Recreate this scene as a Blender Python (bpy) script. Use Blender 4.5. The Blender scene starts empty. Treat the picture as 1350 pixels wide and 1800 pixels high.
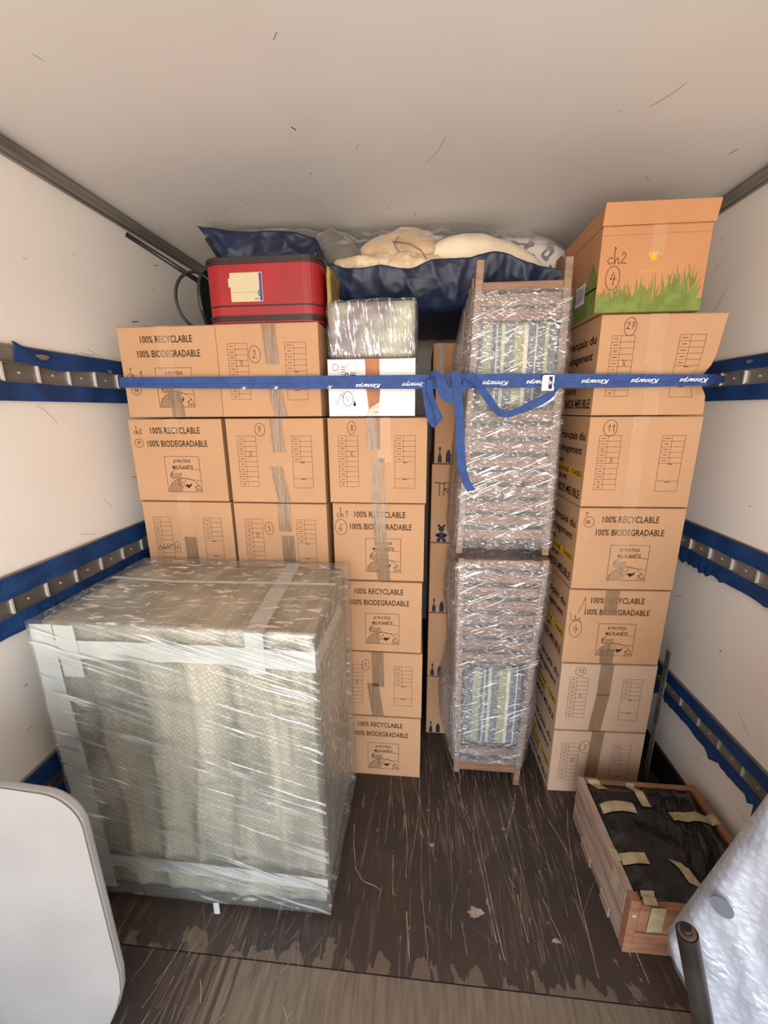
import bpy, math, random
from mathutils import Vector, Matrix, noise
random.seed(7)
S = bpy.context.scene
COL = S.collection
R_ = math.radians
# ------------------------------------------------------------------ camera
FPX, PITCH, YAW, ROLL, CAMH = 706.3, R_(14.2), R_(5.286), R_(-0.396), 1.5207
Fw = Vector((-math.sin(YAW)*math.cos(PITCH), math.cos(YAW)*math.cos(PITCH), -math.sin(PITCH)))
Rt0 = Vector((math.cos(YAW), math.sin(YAW), 0)); Up0 = Rt0.cross(Fw)
Rt = Rt0*math.cos(ROLL)+Up0*math.sin(ROLL); Up = -Rt0*math.sin(ROLL)+Up0*math.cos(ROLL)
cd = bpy.data.cameras.new('camera'); cam = bpy.data.objects.new('camera', cd); COL.objects.link(cam)
cd.sensor_fit = 'VERTICAL'; cd.sensor_height = 24; cd.lens = FPX/1800*24; cd.clip_start = .02
M = Matrix((Rt, Up, -Fw)).transposed().to_4x4(); M.translation = Vector((0, 0, CAMH)); cam.matrix_world = M
S.camera = cam
def ray(px, py): return Rt*((px-675)/FPX)-Up*((py-900)/FPX)+Fw
def at(px, py, y):                        # a point of the photo at true depth y
    d = ray(px, py); return d*(y/d.y)+Vector((0, 0, CAMH))
def atx(px, py, x):
    d = ray(px, py); return d*(x/d.x)+Vector((0, 0, CAMH))
# ------------------------------------------------------------------ light: daylight through the open rear
W = bpy.data.worlds.new('world'); S.world = W; W.use_nodes = True
nt = W.node_tree; bg = nt.nodes['Background']
tc = nt.nodes.new('ShaderNodeTexCoord'); sx = nt.nodes.new('ShaderNodeSeparateXYZ'); cr = nt.nodes.new('ShaderNodeValToRGB')
mp = nt.nodes.new('ShaderNodeMapRange'); mp.inputs[1].default_value = -1; mp.inputs[2].default_value = 1
nt.links.new(tc.outputs['Generated'], sx.inputs[0]); nt.links.new(sx.outputs[2], mp.inputs[0])
nt.links.new(mp.outputs[0], cr.inputs[0]); nt.links.new(cr.outputs[0], bg.inputs[0])
e = cr.color_ramp.elements
e[0].position = 0; e[0].color = (1.15, 1.0, .86, 1)
e[1].position = 1; e[1].color = (.62, .86, 1.25, 1)
a = e.new(.47); a.color = (1.25, 1.10, .95, 1)
a = e.new(.52); a.color = (.95, .98, 1.0, 1)
bg.inputs[1].default_value = 7.6
pl = bpy.data.lights.new('rear_opening_portal', 'AREA'); pl.shape = 'RECTANGLE'; pl.size = 2.16; pl.size_y = 2.2
pl.cycles.is_portal = True
po = bpy.data.objects.new('rear_opening_portal', pl); COL.objects.link(po); YR = -1.7
po.location = (-.04, YR+.005, 1.12); po.rotation_euler = (R_(90), 0, 0)
S.view_settings.view_transform = 'Standard'; S.view_settings.look = 'None'; S.view_settings.gamma = 1
S.view_settings.exposure = 0.0
# ------------------------------------------------------------------ materials
def lin(c): return tuple(((v/255+.055)/1.055)**2.4 if v > 10 else v/255/12.92 for v in c)
MATS = {}
def nmat(name, col, rough=.6, col2=None, nscale=5, ramp=(.4, .6), bump=0, bscale=60, stretch=(1, 1, 1), bstretch=None,
         metal=0, spec=.5, alpha=1, coat=0, detail=4, sheen=0):
    m = bpy.data.materials.new(name); m.use_nodes = True; n = m.node_tree.nodes; l = m.node_tree.links
    b = n['Principled BSDF']; b.inputs['Roughness'].default_value = rough; b.inputs['Metallic'].default_value = metal
    b.inputs['Specular IOR Level'].default_value = spec; b.inputs['Alpha'].default_value = alpha
    b.inputs['Coat Weight'].default_value = coat; b.inputs['Sheen Weight'].default_value = sheen
    c1 = (*lin(col), 1); b.inputs['Base Color'].default_value = c1
    t = n.new('ShaderNodeTexCoord')
    def tex(scale, st, det=detail, dist=0):
        mpn = n.new('ShaderNodeMapping'); mpn.inputs['Scale'].default_value = st; l.new(t.outputs['Object'], mpn.inputs[0])
        x = n.new('ShaderNodeTexNoise'); x.inputs['Scale'].default_value = scale; x.inputs['Detail'].default_value = det
        x.inputs['Distortion'].default_value = dist; l.new(mpn.outputs[0], x.inputs[0]); return x
    if col2:
        x = tex(nscale, stretch); r = n.new('ShaderNodeValToRGB'); l.new(x.outputs[0], r.inputs[0])
        r.color_ramp.elements[0].position = ramp[0]; r.color_ramp.elements[1].position = ramp[1]
        r.color_ramp.elements[0].color = c1; r.color_ramp.elements[1].color = (*lin(col2), 1); l.new(r.outputs[0], b.inputs['Base Color'])
    if bump:
        x = tex(bscale, bstretch or (1, 1, 1)); bn = n.new('ShaderNodeBump'); bn.inputs['Strength'].default_value = bump
        bn.inputs['Distance'].default_value = .004; l.new(x.outputs[0], bn.inputs['Height']); l.new(bn.outputs[0], b.inputs['Normal'])
    MATS[name] = m; return m
def film(name, base=.10, crease=.45, scale=30, stretch=(1, 1, 1), rough=.16, milk=.10, bump=.9, tint=(235, 235, 235), dist=1.5, ramp=(.52, .62), edge=.25, rot=(0, 0, 0), gmix=.35):
    """clear stretch film: transparent, with noise streaks of gloss and white painting in highlights and milky creases"""
    m = bpy.data.materials.new(name); m.use_nodes = True; n = m.node_tree.nodes; l = m.node_tree.links
    n.remove(n['Principled BSDF']); out = n['Material Output']
    t = n.new('ShaderNodeTexCoord'); mpn = n.new('ShaderNodeMapping'); mpn.inputs['Scale'].default_value = stretch; mr = n.new('ShaderNodeMapping'); mr.inputs['Rotation'].default_value = rot
    l.new(t.outputs['Object'], mr.inputs[0]); l.new(mr.outputs[0], mpn.inputs[0])
    x = n.new('ShaderNodeTexNoise'); x.inputs['Scale'].default_value = scale; x.inputs['Detail'].default_value = 5
    x.inputs['Distortion'].default_value = dist; l.new(mpn.outputs[0], x.inputs[0])
    r = n.new('ShaderNodeMapRange'); r.inputs[1].default_value = ramp[0]; r.inputs[2].default_value = ramp[1]; l.new(x.outputs[0], r.inputs[0])  # streak mask: painted highlights as well as milky creases of the film
    x2 = n.new('ShaderNodeTexNoise'); x2.inputs['Scale'].default_value = scale*.18; l.new(t.outputs['Object'], x2.inputs[0])
    mu = n.new('ShaderNodeMath'); mu.operation = 'MULTIPLY'; l.new(r.outputs[0], mu.inputs[0]); l.new(x2.outputs[0], mu.inputs[1])
    bn = n.new('ShaderNodeBump'); bn.inputs['Strength'].default_value = bump; bn.inputs['Distance'].default_value = .006; l.new(x.outputs[0], bn.inputs['Height'])
    g = n.new('ShaderNodeBsdfGlossy'); g.inputs['Roughness'].default_value = rough; l.new(bn.outputs[0], g.inputs['Normal'])
    g.inputs[0].default_value = (.95, .95, .95, 1)
    d = n.new('ShaderNodeBsdfDiffuse'); d.inputs[0].default_value = (*lin(tint), 1); l.new(bn.outputs[0], d.inputs['Normal'])
    gd = n.new('ShaderNodeMixShader'); gd.inputs[0].default_value = gmix; l.new(g.outputs[0], gd.inputs[1]); l.new(d.outputs[0], gd.inputs[2])
    tr = n.new('ShaderNodeBsdfTransparent'); tr.inputs[0].default_value = (.97, .97, .97, 1)
    lw = n.new('ShaderNodeLayerWeight'); lw.inputs[0].default_value = .25; l.new(bn.outputs[0], lw.inputs[1])
    f1 = n.new('ShaderNodeMath'); f1.operation = 'MULTIPLY_ADD'; l.new(mu.outputs[0], f1.inputs[0]); f1.inputs[1].default_value = crease*2; f1.inputs[2].default_value = base+milk
    f2 = n.new('ShaderNodeMath'); f2.operation = 'MULTIPLY_ADD'; l.new(lw.outputs[1], f2.inputs[0]); f2.inputs[1].default_value = edge; l.new(f1.outputs[0], f2.inputs[2]); f2.use_clamp = True
    mx = n.new('ShaderNodeMixShader'); l.new(f2.outputs[0], mx.inputs[0]); l.new(tr.outputs[0], mx.inputs[1]); l.new(gd.outputs[0], mx.inputs[2])
    l.new(mx.outputs[0], out.inputs[0]); MATS[name] = m; return m
CARD = nmat('cardboard', (180, 141, 107), .8, (172, 133, 99), 3, (.35, .65), .12, 25, bstretch=(1, 1, 6), spec=.2)
CARD2 = nmat('cardboard_pale', (186, 156, 132), .8, (178, 148, 124), 3, (.35, .65), .12, 25, bstretch=(1, 1, 6), spec=.2)
CARD3 = nmat('cardboard_tan', (180, 130, 92), .8, (172, 122, 85), 3, (.35, .65), .12, 25, bstretch=(1, 1, 6), spec=.2)
EDGE = nmat('cardboard_edge', (128, 90, 58), .9)
INK = nmat('printing_ink', (52, 38, 28), .8, spec=.1)
BLACKINK = nmat('black_ink', (22, 18, 16), .8, spec=.1)
PEN = nmat('marker_ink', (48, 34, 28), .8, spec=.1)
YEL = nmat('yellow_print', (214, 160, 30), .8)
GREEN = nmat('grass_print', (98, 112, 46), .8, (114, 127, 58), 30)
NAVYINK = nmat('navy_print', (16, 20, 48), .7)
WCARD = nmat('white_cardboard', (225, 222, 224), .7, (214, 212, 214), 4, bump=.1, bscale=20)
TAPE = nmat('brown_tape', (134, 106, 80), .18, (150, 122, 94), 30, (.4, .6), .8, 30, bstretch=(5, 5, .3), alpha=.66, stretch=(4, 4, .4), spec=.7)
CTAPE = nmat('clear_tape', (226, 190, 152), .15, None, bump=.8, bscale=30, bstretch=(5, 5, .3), alpha=.22, spec=.8)
KTAPE = nmat('kraft_tape', (164, 106, 66), .6, (150, 94, 58), 20)
WALL = nmat('wall_panel', (238, 232, 225), .45, (231, 224, 216), 1.6, (.35, .7), .05, 8)
CEIL = nmat('ceiling_panel', (218, 214, 211), .5, (209, 204, 200), 1.2, (.35, .7), .05, 6)
MARK = nmat('scuff_mark', (132, 120, 110), .7); MARK2 = nmat('dark_scuff', (82, 70, 60), .7)
ALU = nmat('aluminium', (138, 132, 124), .4, (104, 99, 92), 12, metal=.35, stretch=(1, .2, 1))
STEEL = nmat('bright_steel', (222, 218, 210), .3, metal=.4)
DARKM = nmat('dark_steel', (62, 58, 56), .35, (44, 40, 38), 9, metal=.6, stretch=(1, .1, 1))
BLUE = nmat('blue_felt', (10, 58, 112), .65, (8, 44, 92), 14, (.4, .7), .4, 120)
STRAP = nmat('blue_webbing', (32, 68, 130), .55, (26, 58, 116), 40, bump=.5, bscale=500)
WHITE = nmat('white_print', (232, 234, 240), .6)
WOOD = nmat('teak', (142, 114, 92), .55, (106, 80, 62), 14, (.35, .7), .3, 30, stretch=(1, 1, 6), bstretch=(1, 1, 8))
WOODX = nmat('teak_slats', (138, 102, 80), .55, (104, 74, 56), 14, (.35, .7), .3, 30, stretch=(.3, 1, 4), bstretch=(.3, 1, 6))
PALE = nmat('pale_wood', (190, 150, 100), .6, (170, 128, 82), 12, stretch=(1, 1, .3))
REDL = nmat('red_leatherette', (150, 18, 26), .42, (136, 15, 22), 6, bump=.15, bscale=300)
BLK = nmat('black_plastic', (26, 25, 25), .4)
BLKBAG = nmat('black_bin_liner', (20, 20, 22), .2, bump=1, bscale=22, bstretch=(1.4, .5, 1), spec=.6)
NAVY = nmat('navy_tarpaulin', (20, 34, 64), .5, (14, 26, 52), 5, bump=.4, bscale=9)
GREYB = nmat('grey_blanket', (112, 104, 100), .9, (92, 86, 82), 10, bump=.4, bscale=40, sheen=.3)
BEIGE = nmat('beige_fleece', (196, 168, 136), .95, (176, 148, 118), 8, bump=.5, bscale=30, sheen=.4)
CREAM = nmat('cream_cotton', (222, 208, 184), .9, (210, 194, 168), 6, bump=.2, bscale=30)
FURRY = nmat('cream_wool', (216, 196, 168), 1, (190, 168, 138), 30, bump=1, bscale=90)
CRATE = nmat('crate_wood', (158, 112, 84), .6, (132, 90, 66), 10, bump=.3, bscale=30, stretch=(.6, .6, 5))
CRATES = nmat('weathered_crate_wood', (168, 146, 132), .75, (138, 104, 84), 9, (.4, .65), .4, 30, stretch=(3, .5, 4))
MASK = nmat('masking_tape', (182, 168, 132), .55, (166, 153, 118), 30, bump=.4, bscale=60, alpha=.9)
TABLE = nmat('white_plastic', (154, 151, 148), .5, (149, 145, 142), 5, bump=.05, bscale=200)
CABLE = nmat('black_cable', (24, 24, 24), .4)
OLIVE = nmat('yellow_fabric', (150, 126, 60), .6, (128, 104, 46), 20)
GRID = (1,)
# striped cushion fabric
def stripes():
    m = bpy.data.materials.new('striped_canvas'); m.use_nodes = True; n = m.node_tree.nodes; l = m.node_tree.links
    b = n['Principled BSDF']; b.inputs['Roughness'].default_value = .8
    t = n.new('ShaderNodeTexCoord'); s = n.new('ShaderNodeSeparateXYZ'); l.new(t.outputs['Object'], s.inputs[0])
    w = n.new('ShaderNodeMath'); w.operation = 'MULTIPLY_ADD'; w.inputs[1].default_value = 3.4; w.inputs[2].default_value = .0; l.new(s.outputs[0], w.inputs[0])
    r = n.new('ShaderNodeValToRGB'); r.color_ramp.interpolation = 'CONSTANT'; l.new(w.outputs[0], r.inputs[0])
    seq = [(0, (92, 98, 98)), (.14, (88, 98, 106)), (.2, (142, 148, 114)), (.30, (84, 96, 108)), (.34, (170, 180, 170)), (.36, (80, 92, 106)), (.40, (182, 182, 150)),
           (.44, (92, 104, 108)), (.54, (146, 150, 104)), (.64, (210, 206, 182)), (.68, (86, 96, 106)), (.76, (180, 186, 180)), (.78, (80, 92, 104)), (.86, (160, 166, 128)), (.9, (84, 94, 100))]
    e = r.color_ramp.elements
    while len(e) > 1: e.remove(e[-1])
    e[0].position = 0; e[0].color = (*lin(seq[0][1]), 1)
    for p, c in seq[1:]:
        q = e.new(p); q.color = (*lin(c), 1)
    l.new(r.outputs[0], b.inputs['Base Color']); return m
STRIPE = stripes()
def floormat(name, worn):
    m = bpy.data.materials.new(name); m.use_nodes = True; n = m.node_tree.nodes; l = m.node_tree.links
    b = n['Principled BSDF']; b.inputs['Roughness'].default_value = .42
    t = n.new('ShaderNodeTexCoord')
    def nz(scale, st, det=6, dist=0):
        mpn = n.new('ShaderNodeMapping'); mpn.inputs['Scale'].default_value = st; l.new(t.outputs['Object'], mpn.inputs[0])
        x = n.new('ShaderNodeTexNoise'); x.inputs['Scale'].default_value = scale; x.inputs['Detail'].default_value = det; x.inputs['Distortion'].default_value = dist
        l.new(mpn.outputs[0], x.inputs[0]); return x.outputs[0]
    def rng(sock, lo, hi, a=0, b_=1):
        r = n.new('ShaderNodeMapRange'); r.inputs[1].default_value = lo; r.inputs[2].default_value = hi; r.inputs[3].default_value = a; r.inputs[4].default_value = b_
        l.new(sock, r.inputs[0]); return r.outputs[0]
    def mix(f, a, b_):
        x = n.new('ShaderNodeMix'); x.data_type = 'RGBA'
        if hasattr(f, 'links'): l.new(f, x.inputs[0])
        else: x.inputs[0].default_value = f
        for i, v in ((6, a), (7, b_)):
            if isinstance(v, tuple): x.inputs[i].default_value = (*lin(v), 1)
            else: l.new(v, x.inputs[i])
        return x.outputs[2]
    def mul(a, b_, op='MULTIPLY'):
        x = n.new('ShaderNodeMath'); x.operation = op; x.use_clamp = True; l.new(a, x.inputs[0])
        if hasattr(b_, 'links'): l.new(b_, x.inputs[1])
        else: x.inputs[1].default_value = b_
        return x.outputs[0]
    base = mix(rng(nz(3, (1, 1, 1)), .35, .65), (64, 50, 42), (46, 38, 34))
    streak = mul(rng(nz(7, (7, .7, 1), 10, .8), .56, .66), rng(nz(2.3, (1, 1, 1), 3), .40, .62))
    fine = mul(rng(nz(22, (6, .5, 1), 8, .6), .60, .68), rng(nz(4, (1, 1, 1), 3), .45, .6))
    speck = rng(nz(60, (1, .6, 1), 4), .68, .74)
    c = mix(mul(streak, .38), base, (142, 120, 100)); c = mix(mul(fine, .5), c, (150, 130, 110)); c = mix(mul(speck, .6), c, (150, 132, 112))
    if not worn:
        sp = n.new('ShaderNodeSeparateXYZ'); l.new(t.outputs['Object'], sp.inputs[0])
        edge = rng(sp.outputs[1], .762, .845, 1, 0); ww = mul(rng(mul(mul(edge, .55), rng(nz(13, (1.4, .8, 1), 10, .5), .3, .7), 'ADD'), .98, 1.05), 1.0)
        c = mix(ww, c, (146, 126, 104))
    if worn:
        sp = n.new('ShaderNodeSeparateXYZ'); l.new(t.outputs['Object'], sp.inputs[0])
        gx = rng(sp.outputs[0], -.72, -.30); st2 = nz(10, (6, .3, 1), 8)
        w = mul(rng(mul(mul(gx, 1.0), rng(st2, .3, .7, .15, .85), 'ADD'), .75, 1.15), 1.0)
        tan = mix(rng(nz(14, (6, .6, 1), 8), .35, .7), (136, 120, 100), (104, 90, 76))
        c = mix(w, c, tan)
    l.new(c, b.inputs['Base Color'])
    bn = n.new('ShaderNodeBump'); bn.inputs['Strength'].default_value = .25; bn.inputs['Distance'].default_value = .003
    l.new(nz(30, (6, .5, 1), 6), bn.inputs['Height']); l.new(bn.outputs[0], b.inputs['Normal'])
    l.new(rng(nz(6, (1, 1, 1)), .3, .7, .35, .6), b.inputs['Roughness'])
    return m
FLOOR = floormat('phenolic_floor', False); FLOORW = floormat('worn_floor', True)
SCR = nmat('floor_scratch', (160, 142, 124), .7, (110, 94, 80), 20)
GROOVE = nmat('joint_groove', (26, 20, 18), .8)
# quilted bubble-wrapped cover
def quilt(name, c1, c2, sc, vst=(1, 1, 1)):
    m = bpy.data.materials.new(name); m.use_nodes = True; n = m.node_tree.nodes; l = m.node_tree.links
    b = n['Principled BSDF']; b.inputs['Roughness'].default_value = .38; b.inputs['Specular IOR Level'].default_value = .6
    t = n.new('ShaderNodeTexCoord'); v = n.new('ShaderNodeTexVoronoi'); v.inputs['Scale'].default_value = sc; v.inputs['Randomness'].default_value = .25
    mpn = n.new('ShaderNodeMapping'); mpn.inputs['Rotation'].default_value = (.0, .5, 0); l.new(t.outputs['Object'], mpn.inputs[0]); l.new(mpn.outputs[0], v.inputs['Vector'])
    mq = n.new('ShaderNodeMapping'); mq.inputs['Scale'].default_value = vst; l.new(t.outputs['Object'], mq.inputs[0])
    x = n.new('ShaderNodeTexNoise'); x.inputs['Scale'].default_value = 4; x.inputs['Detail'].default_value = 5; x.inputs['Distortion'].default_value = .6; l.new(mq.outputs[0], x.inputs[0])
    r = n.new('ShaderNodeValToRGB'); l.new(x.outputs[0], r.inputs[0]); r.color_ramp.elements[0].position = .35; r.color_ramp.elements[1].position = .65
    r.color_ramp.elements[0].color = (*lin(c1), 1); r.color_ramp.elements[1].color = (*lin(c2), 1)
    mm = n.new('ShaderNodeMix'); mm.data_type = 'RGBA'; mm.blend_type = 'MULTIPLY'; mm.inputs[0].default_value = .45
    vr = n.new('ShaderNodeMapRange'); vr.inputs[1].default_value = .1; vr.inputs[2].default_value = .55; vr.inputs[3].default_value = 1; vr.inputs[4].default_value = .45
    l.new(v.outputs['Distance'], vr.inputs[0]); l.new(r.outputs[0], mm.inputs[6]); l.new(vr.outputs[0], mm.inputs[7]); l.new(mm.outputs[2], b.inputs['Base Color'])
    bn = n.new('ShaderNodeBump'); bn.invert = True; bn.inputs['Strength'].default_value = .6; bn.inputs['Distance'].default_value = .004
    l.new(v.outputs['Distance'], bn.inputs['Height']); l.new(bn.outputs[0], b.inputs['Normal']); return m
QUILT = quilt('quilted_wrap', (142, 140, 124), (196, 190, 168), 80, (2.6, 1, .45))
BUBBLE = quilt('white_bubble_wrap', (188, 194, 208), (200, 205, 218), 60)
WTAPE = nmat('white_tape', (212, 216, 210), .28, (200, 205, 199), 14, bump=.5, bscale=26, alpha=.70)
FILM_F = film('furniture_film', .06, .7, 22, (.16, 2.4, 3.2), .10, .06, .8, (232, 234, 230), .5, (.56, .64), .2, (0, R_(-17), 0), .3)
FILM_D = film('deckchair_film', .07, .75, 66, (.5, 1, 2.0), .15, .06, .9, (222, 216, 214), 2.2, (.53, .64), .16, (0, R_(-14), 0))
FILM_D2 = film('deckchair_overwrap', .01, .8, 26, (.22, 1, 3.4), .12, .01, .7, (235, 235, 240), 1.6, (.60, .66), .10, (0, R_(24), 0), .3)
FILM_W = film('clear_film', .04, .65, 38, (2.2, 1, .34), .12, .02, 1.0, (230, 230, 232), 1.6, (.54, .63), .2, (0, R_(8), 0))
FILM_B = film('bag_film', .04, .3, 14, (1, 1, 2), .15, .02, .8)
# ------------------------------------------------------------------ mesh builder
class MB:
    def __init__(s): s.v = []; s.f = []; s.m = []; s.mi = 0; s.smooth = False
    def face(s, pts):
        i = len(s.v); s.v += [tuple(p) for p in pts]; s.f.append(tuple(range(i, i+len(pts)))); s.m.append(s.mi)
    def box(s, x0, x1, y0, y1, z0, z1):
        i = len(s.v); s.v += [(x, y, z) for z in (z0, z1) for y in (y0, y1) for x in (x0, x1)]
        for q in ((0, 2, 3, 1), (4, 5, 7, 6), (0, 1, 5, 4), (2, 6, 7, 3), (0, 4, 6, 2), (1, 3, 7, 5)):
            s.f.append(tuple(i+k for k in q)); s.m.append(s.mi)
    def grid(s, nu, nv, fn):
        i = len(s.v)
        for b in range(nv+1):
            for a in range(nu+1): s.v.append(tuple(fn(a/nu, b/nv)))
        for b in range(nv):
            for a in range(nu):
                k = i+b*(nu+1)+a; s.f.append((k, k+1, k+nu+2, k+nu+1)); s.m.append(s.mi)
    def gbox(s, x0, x1, y0, y1, z0, z1, st, fn=None):
        nx, ny, nz = [max(1, round(d/st)) for d in (x1-x0, y1-y0, z1-z0)]
        fn = fn or (lambda p: p)
        X = lambda u: x0+(x1-x0)*u; Y = lambda u: y0+(y1-y0)*u; Z = lambda u: z0+(z1-z0)*u
        s.grid(nx, nz, lambda u, v: fn(Vector((X(u), y0, Z(v))))); s.grid(nx, nz, lambda u, v: fn(Vector((X(1-u), y1, Z(v)))))
        s.grid(ny, nz, lambda u, v: fn(Vector((x0, Y(1-u), Z(v))))); s.grid(ny, nz, lambda u, v: fn(Vector((x1, Y(u), Z(v)))))
        s.grid(nx, ny, lambda u, v: fn(Vector((X(u), Y(v), z1)))); s.grid(nx, ny, lambda u, v: fn(Vector((X(u), Y(1-v), z0))))
    def tube(s, pts, r, n=10, r2=None, cap=True):
        pts = [Vector(p) for p in pts]; N = len(pts); i0 = len(s.v); ref = None
        for k, p in enumerate(pts):
            t = (pts[min(k+1, N-1)]-pts[max(k-1, 0)]).normalized()
            if ref is None: ref = t.orthogonal().normalized()
            a = (ref-t*ref.dot(t)).normalized(); ref = a; b = t.cross(a)
            rr = r if r2 is None else r+(r2-r)*k/(N-1)
            for q in range(n):
                w = 2*math.pi*q/n; s.v.append(tuple(p+a*rr*math.cos(w)+b*rr*math.sin(w)))
        for k in range(N-1):
            for q in range(n):
                a = i0+k*n+q; b = i0+k*n+(q+1) % n; s.f.append((a, b, b+n, a+n)); s.m.append(s.mi)
        if cap:
            s.f.append(tuple(i0+q for q in range(n))[::-1]); s.m.append(s.mi); s.f.append(tuple(i0+(N-1)*n+q for q in range(n))); s.m.append(s.mi)
    def strip(s, pts, wv, th=0):                      # band through pts; wv one vector or one per point
        pts = [Vector(p) for p in pts]; wv = [Vector(w) for w in wv] if isinstance(wv, list) else [Vector(wv)]*len(pts)
        for k in range(len(pts)-1):
            s.face([pts[k]-wv[k]/2, pts[k+1]-wv[k+1]/2, pts[k+1]+wv[k+1]/2, pts[k]+wv[k]/2])
    def prism(s, poly, d):                            # closed polygon of 3D points extruded by d
        poly = [Vector(p) for p in poly]; d = Vector(d); n = len(poly); i = len(s.v)
        s.v += [tuple(p) for p in poly]+[tuple(p+d) for p in poly]
        s.f.append(tuple(range(i, i+n))); s.m.append(s.mi); s.f.append(tuple(range(i+2*n-1, i+n-1, -1))); s.m.append(s.mi)
        for k in range(n):
            a = i+k; b = i+(k+1) % n; s.f.append((b, a, a+n, b+n)); s.m.append(s.mi)
    def build(s, name, mats, parent=None, smooth=False, bevel=0, weld=True, solid=0, loc=None, rz=0, fix=True):
        me = bpy.data.meshes.new(name); me.from_pydata(s.v, [], s.f)
        mats = mats if isinstance(mats, (list, tuple)) else [mats]
        for m in mats: me.materials.append(m)
        for p, k in zip(me.polygons, s.m): p.material_index = k; p.use_smooth = smooth
        me.update()
        if weld:
            import bmesh
            bm = bmesh.new(); bm.from_mesh(me); bmesh.ops.remove_doubles(bm, verts=bm.verts, dist=.0002)
            if fix: bmesh.ops.recalc_face_normals(bm, faces=bm.faces)
            bm.to_mesh(me); bm.free()
        o = bpy.data.objects.new(name, me); COL.objects.link(o)
        if parent: o.parent = parent
        if loc: o.location = loc
        o.rotation_euler.z = rz
        if bevel:
            b = o.modifiers.new('bevel', 'BEVEL'); b.width = bevel; b.segments = 2; b.limit_method = 'ANGLE'; b.angle_limit = R_(40)
        if solid:
            b = o.modifiers.new('solid', 'SOLIDIFY'); b.thickness = solid; b.offset = 0
        return o
def tag(o, label=None, cat=None, group=None, kind=None):
    if label: o['label'] = label
    if cat: o['category'] = cat
    if group: o['group'] = group
    if kind: o['kind'] = kind
    return o
def empty(name, loc, label, cat, group=None, rz=0):
    o = bpy.data.objects.new(name, None); COL.objects.link(o); o.location = loc; o.rotation_euler.z = rz; o.empty_display_size = .05
    return tag(o, label, cat, group)
def nz3(p, f, seed=0): return noise.noise(Vector((p[0]*f+seed, p[1]*f+seed*.7, p[2]*f-seed)))
# flat lettering
TC = {}
def textpoly(s, shear=0, bold=0):
    k = (s, shear, bold)
    if k in TC: return TC[k]
    cu = bpy.data.curves.new('t', 'FONT'); cu.body = s; cu.size = 1; cu.shear = shear; cu.offset = bold; cu.resolution_u = 2
    o = bpy.data.objects.new('t', cu); COL.objects.link(o); bpy.context.view_layer.update()
    ev = o.evaluated_get(bpy.context.evaluated_depsgraph_get()); me = ev.to_mesh()
    vs = [(v.co.x, v.co.y) for v in me.vertices]; fs = [tuple(p.vertices) for p in me.polygons]
    ev.to_mesh_clear(); bpy.data.objects.remove(o); bpy.data.curves.remove(cu)
    x0 = min(v[0] for v in vs); x1 = max(v[0] for v in vs); y0 = min(v[1] for v in vs); y1 = max(v[1] for v in vs)
    TC[k] = (vs, fs, x0, x1, y0, y1); return TC[k]
class Face:                                            # a plane on which print and marks lie: u right, v up
    def __init__(s, mb, o, u, v, n, off=.0007, fn=None):
        s.mb = mb; s.o = Vector(o); s.u = Vector(u); s.v = Vector(v); s.n = Vector(n); s.off = off; s.fn = fn
    def P(s, u, v, k=1):
        p = s.o+s.u*u+s.v*v+s.n*s.off*k; return s.fn(p) if s.fn else p
    def text(s, t, u0, v0, w, h, mi, shear=0, bold=0, rot=False, k=1):   # fills box at u0,v0 (lower left) of size w x h
        vs, fs, x0, x1, y0, y1 = textpoly(t, shear, bold); i = len(s.mb.v)
        for x, y in vs:
            a = (x-x0)/(x1-x0); b = (y-y0)/(y1-y0)
            if rot: a, b = 1-a, 1-b
            s.mb.v.append(tuple(s.P(u0+a*w, v0+b*h, k)))
        for f in fs: s.mb.f.append(tuple(i+q for q in f)); s.mb.m.append(mi)
    def line(s, pts, w, mi, k=1):
        q = [pts[0]]
        for a, b in zip(pts, pts[1:]):
            L = math.hypot(b[0]-a[0], b[1]-a[1]); n = max(1, int(L/.03))
            q += [(a[0]+(b[0]-a[0])*j/n, a[1]+(b[1]-a[1])*j/n) for j in range(1, n+1)]
        old = s.mb.mi; s.mb.mi = mi
        for a, b in zip(q, q[1:]):
            dx, dy = b[0]-a[0], b[1]-a[1]; L = math.hypot(dx, dy) or 1; ex, ey = -dy/L*w/2, dx/L*w/2
            tx, ty = dx/L*w*.3, dy/L*w*.3
            s.mb.face([s.P(a[0]-ex-tx, a[1]-ey-ty, k), s.P(b[0]-ex+tx, b[1]-ey+ty, k), s.P(b[0]+ex+tx, b[1]+ey+ty, k), s.P(a[0]+ex-tx, a[1]+ey-ty, k)])
        s.mb.mi = old
    def rect(s, u0, u1, v0, v1, mi, k=1):
        old = s.mb.mi; s.mb.mi = mi; s.mb.face([s.P(u0, v0, k), s.P(u1, v0, k), s.P(u1, v1, k), s.P(u0, v1, k)]); s.mb.mi = old
    def poly(s, pts, mi, k=1):
        old = s.mb.mi; s.mb.mi = mi; s.mb.face([s.P(a, b, k) for a, b in pts]); s.mb.mi = old
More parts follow.
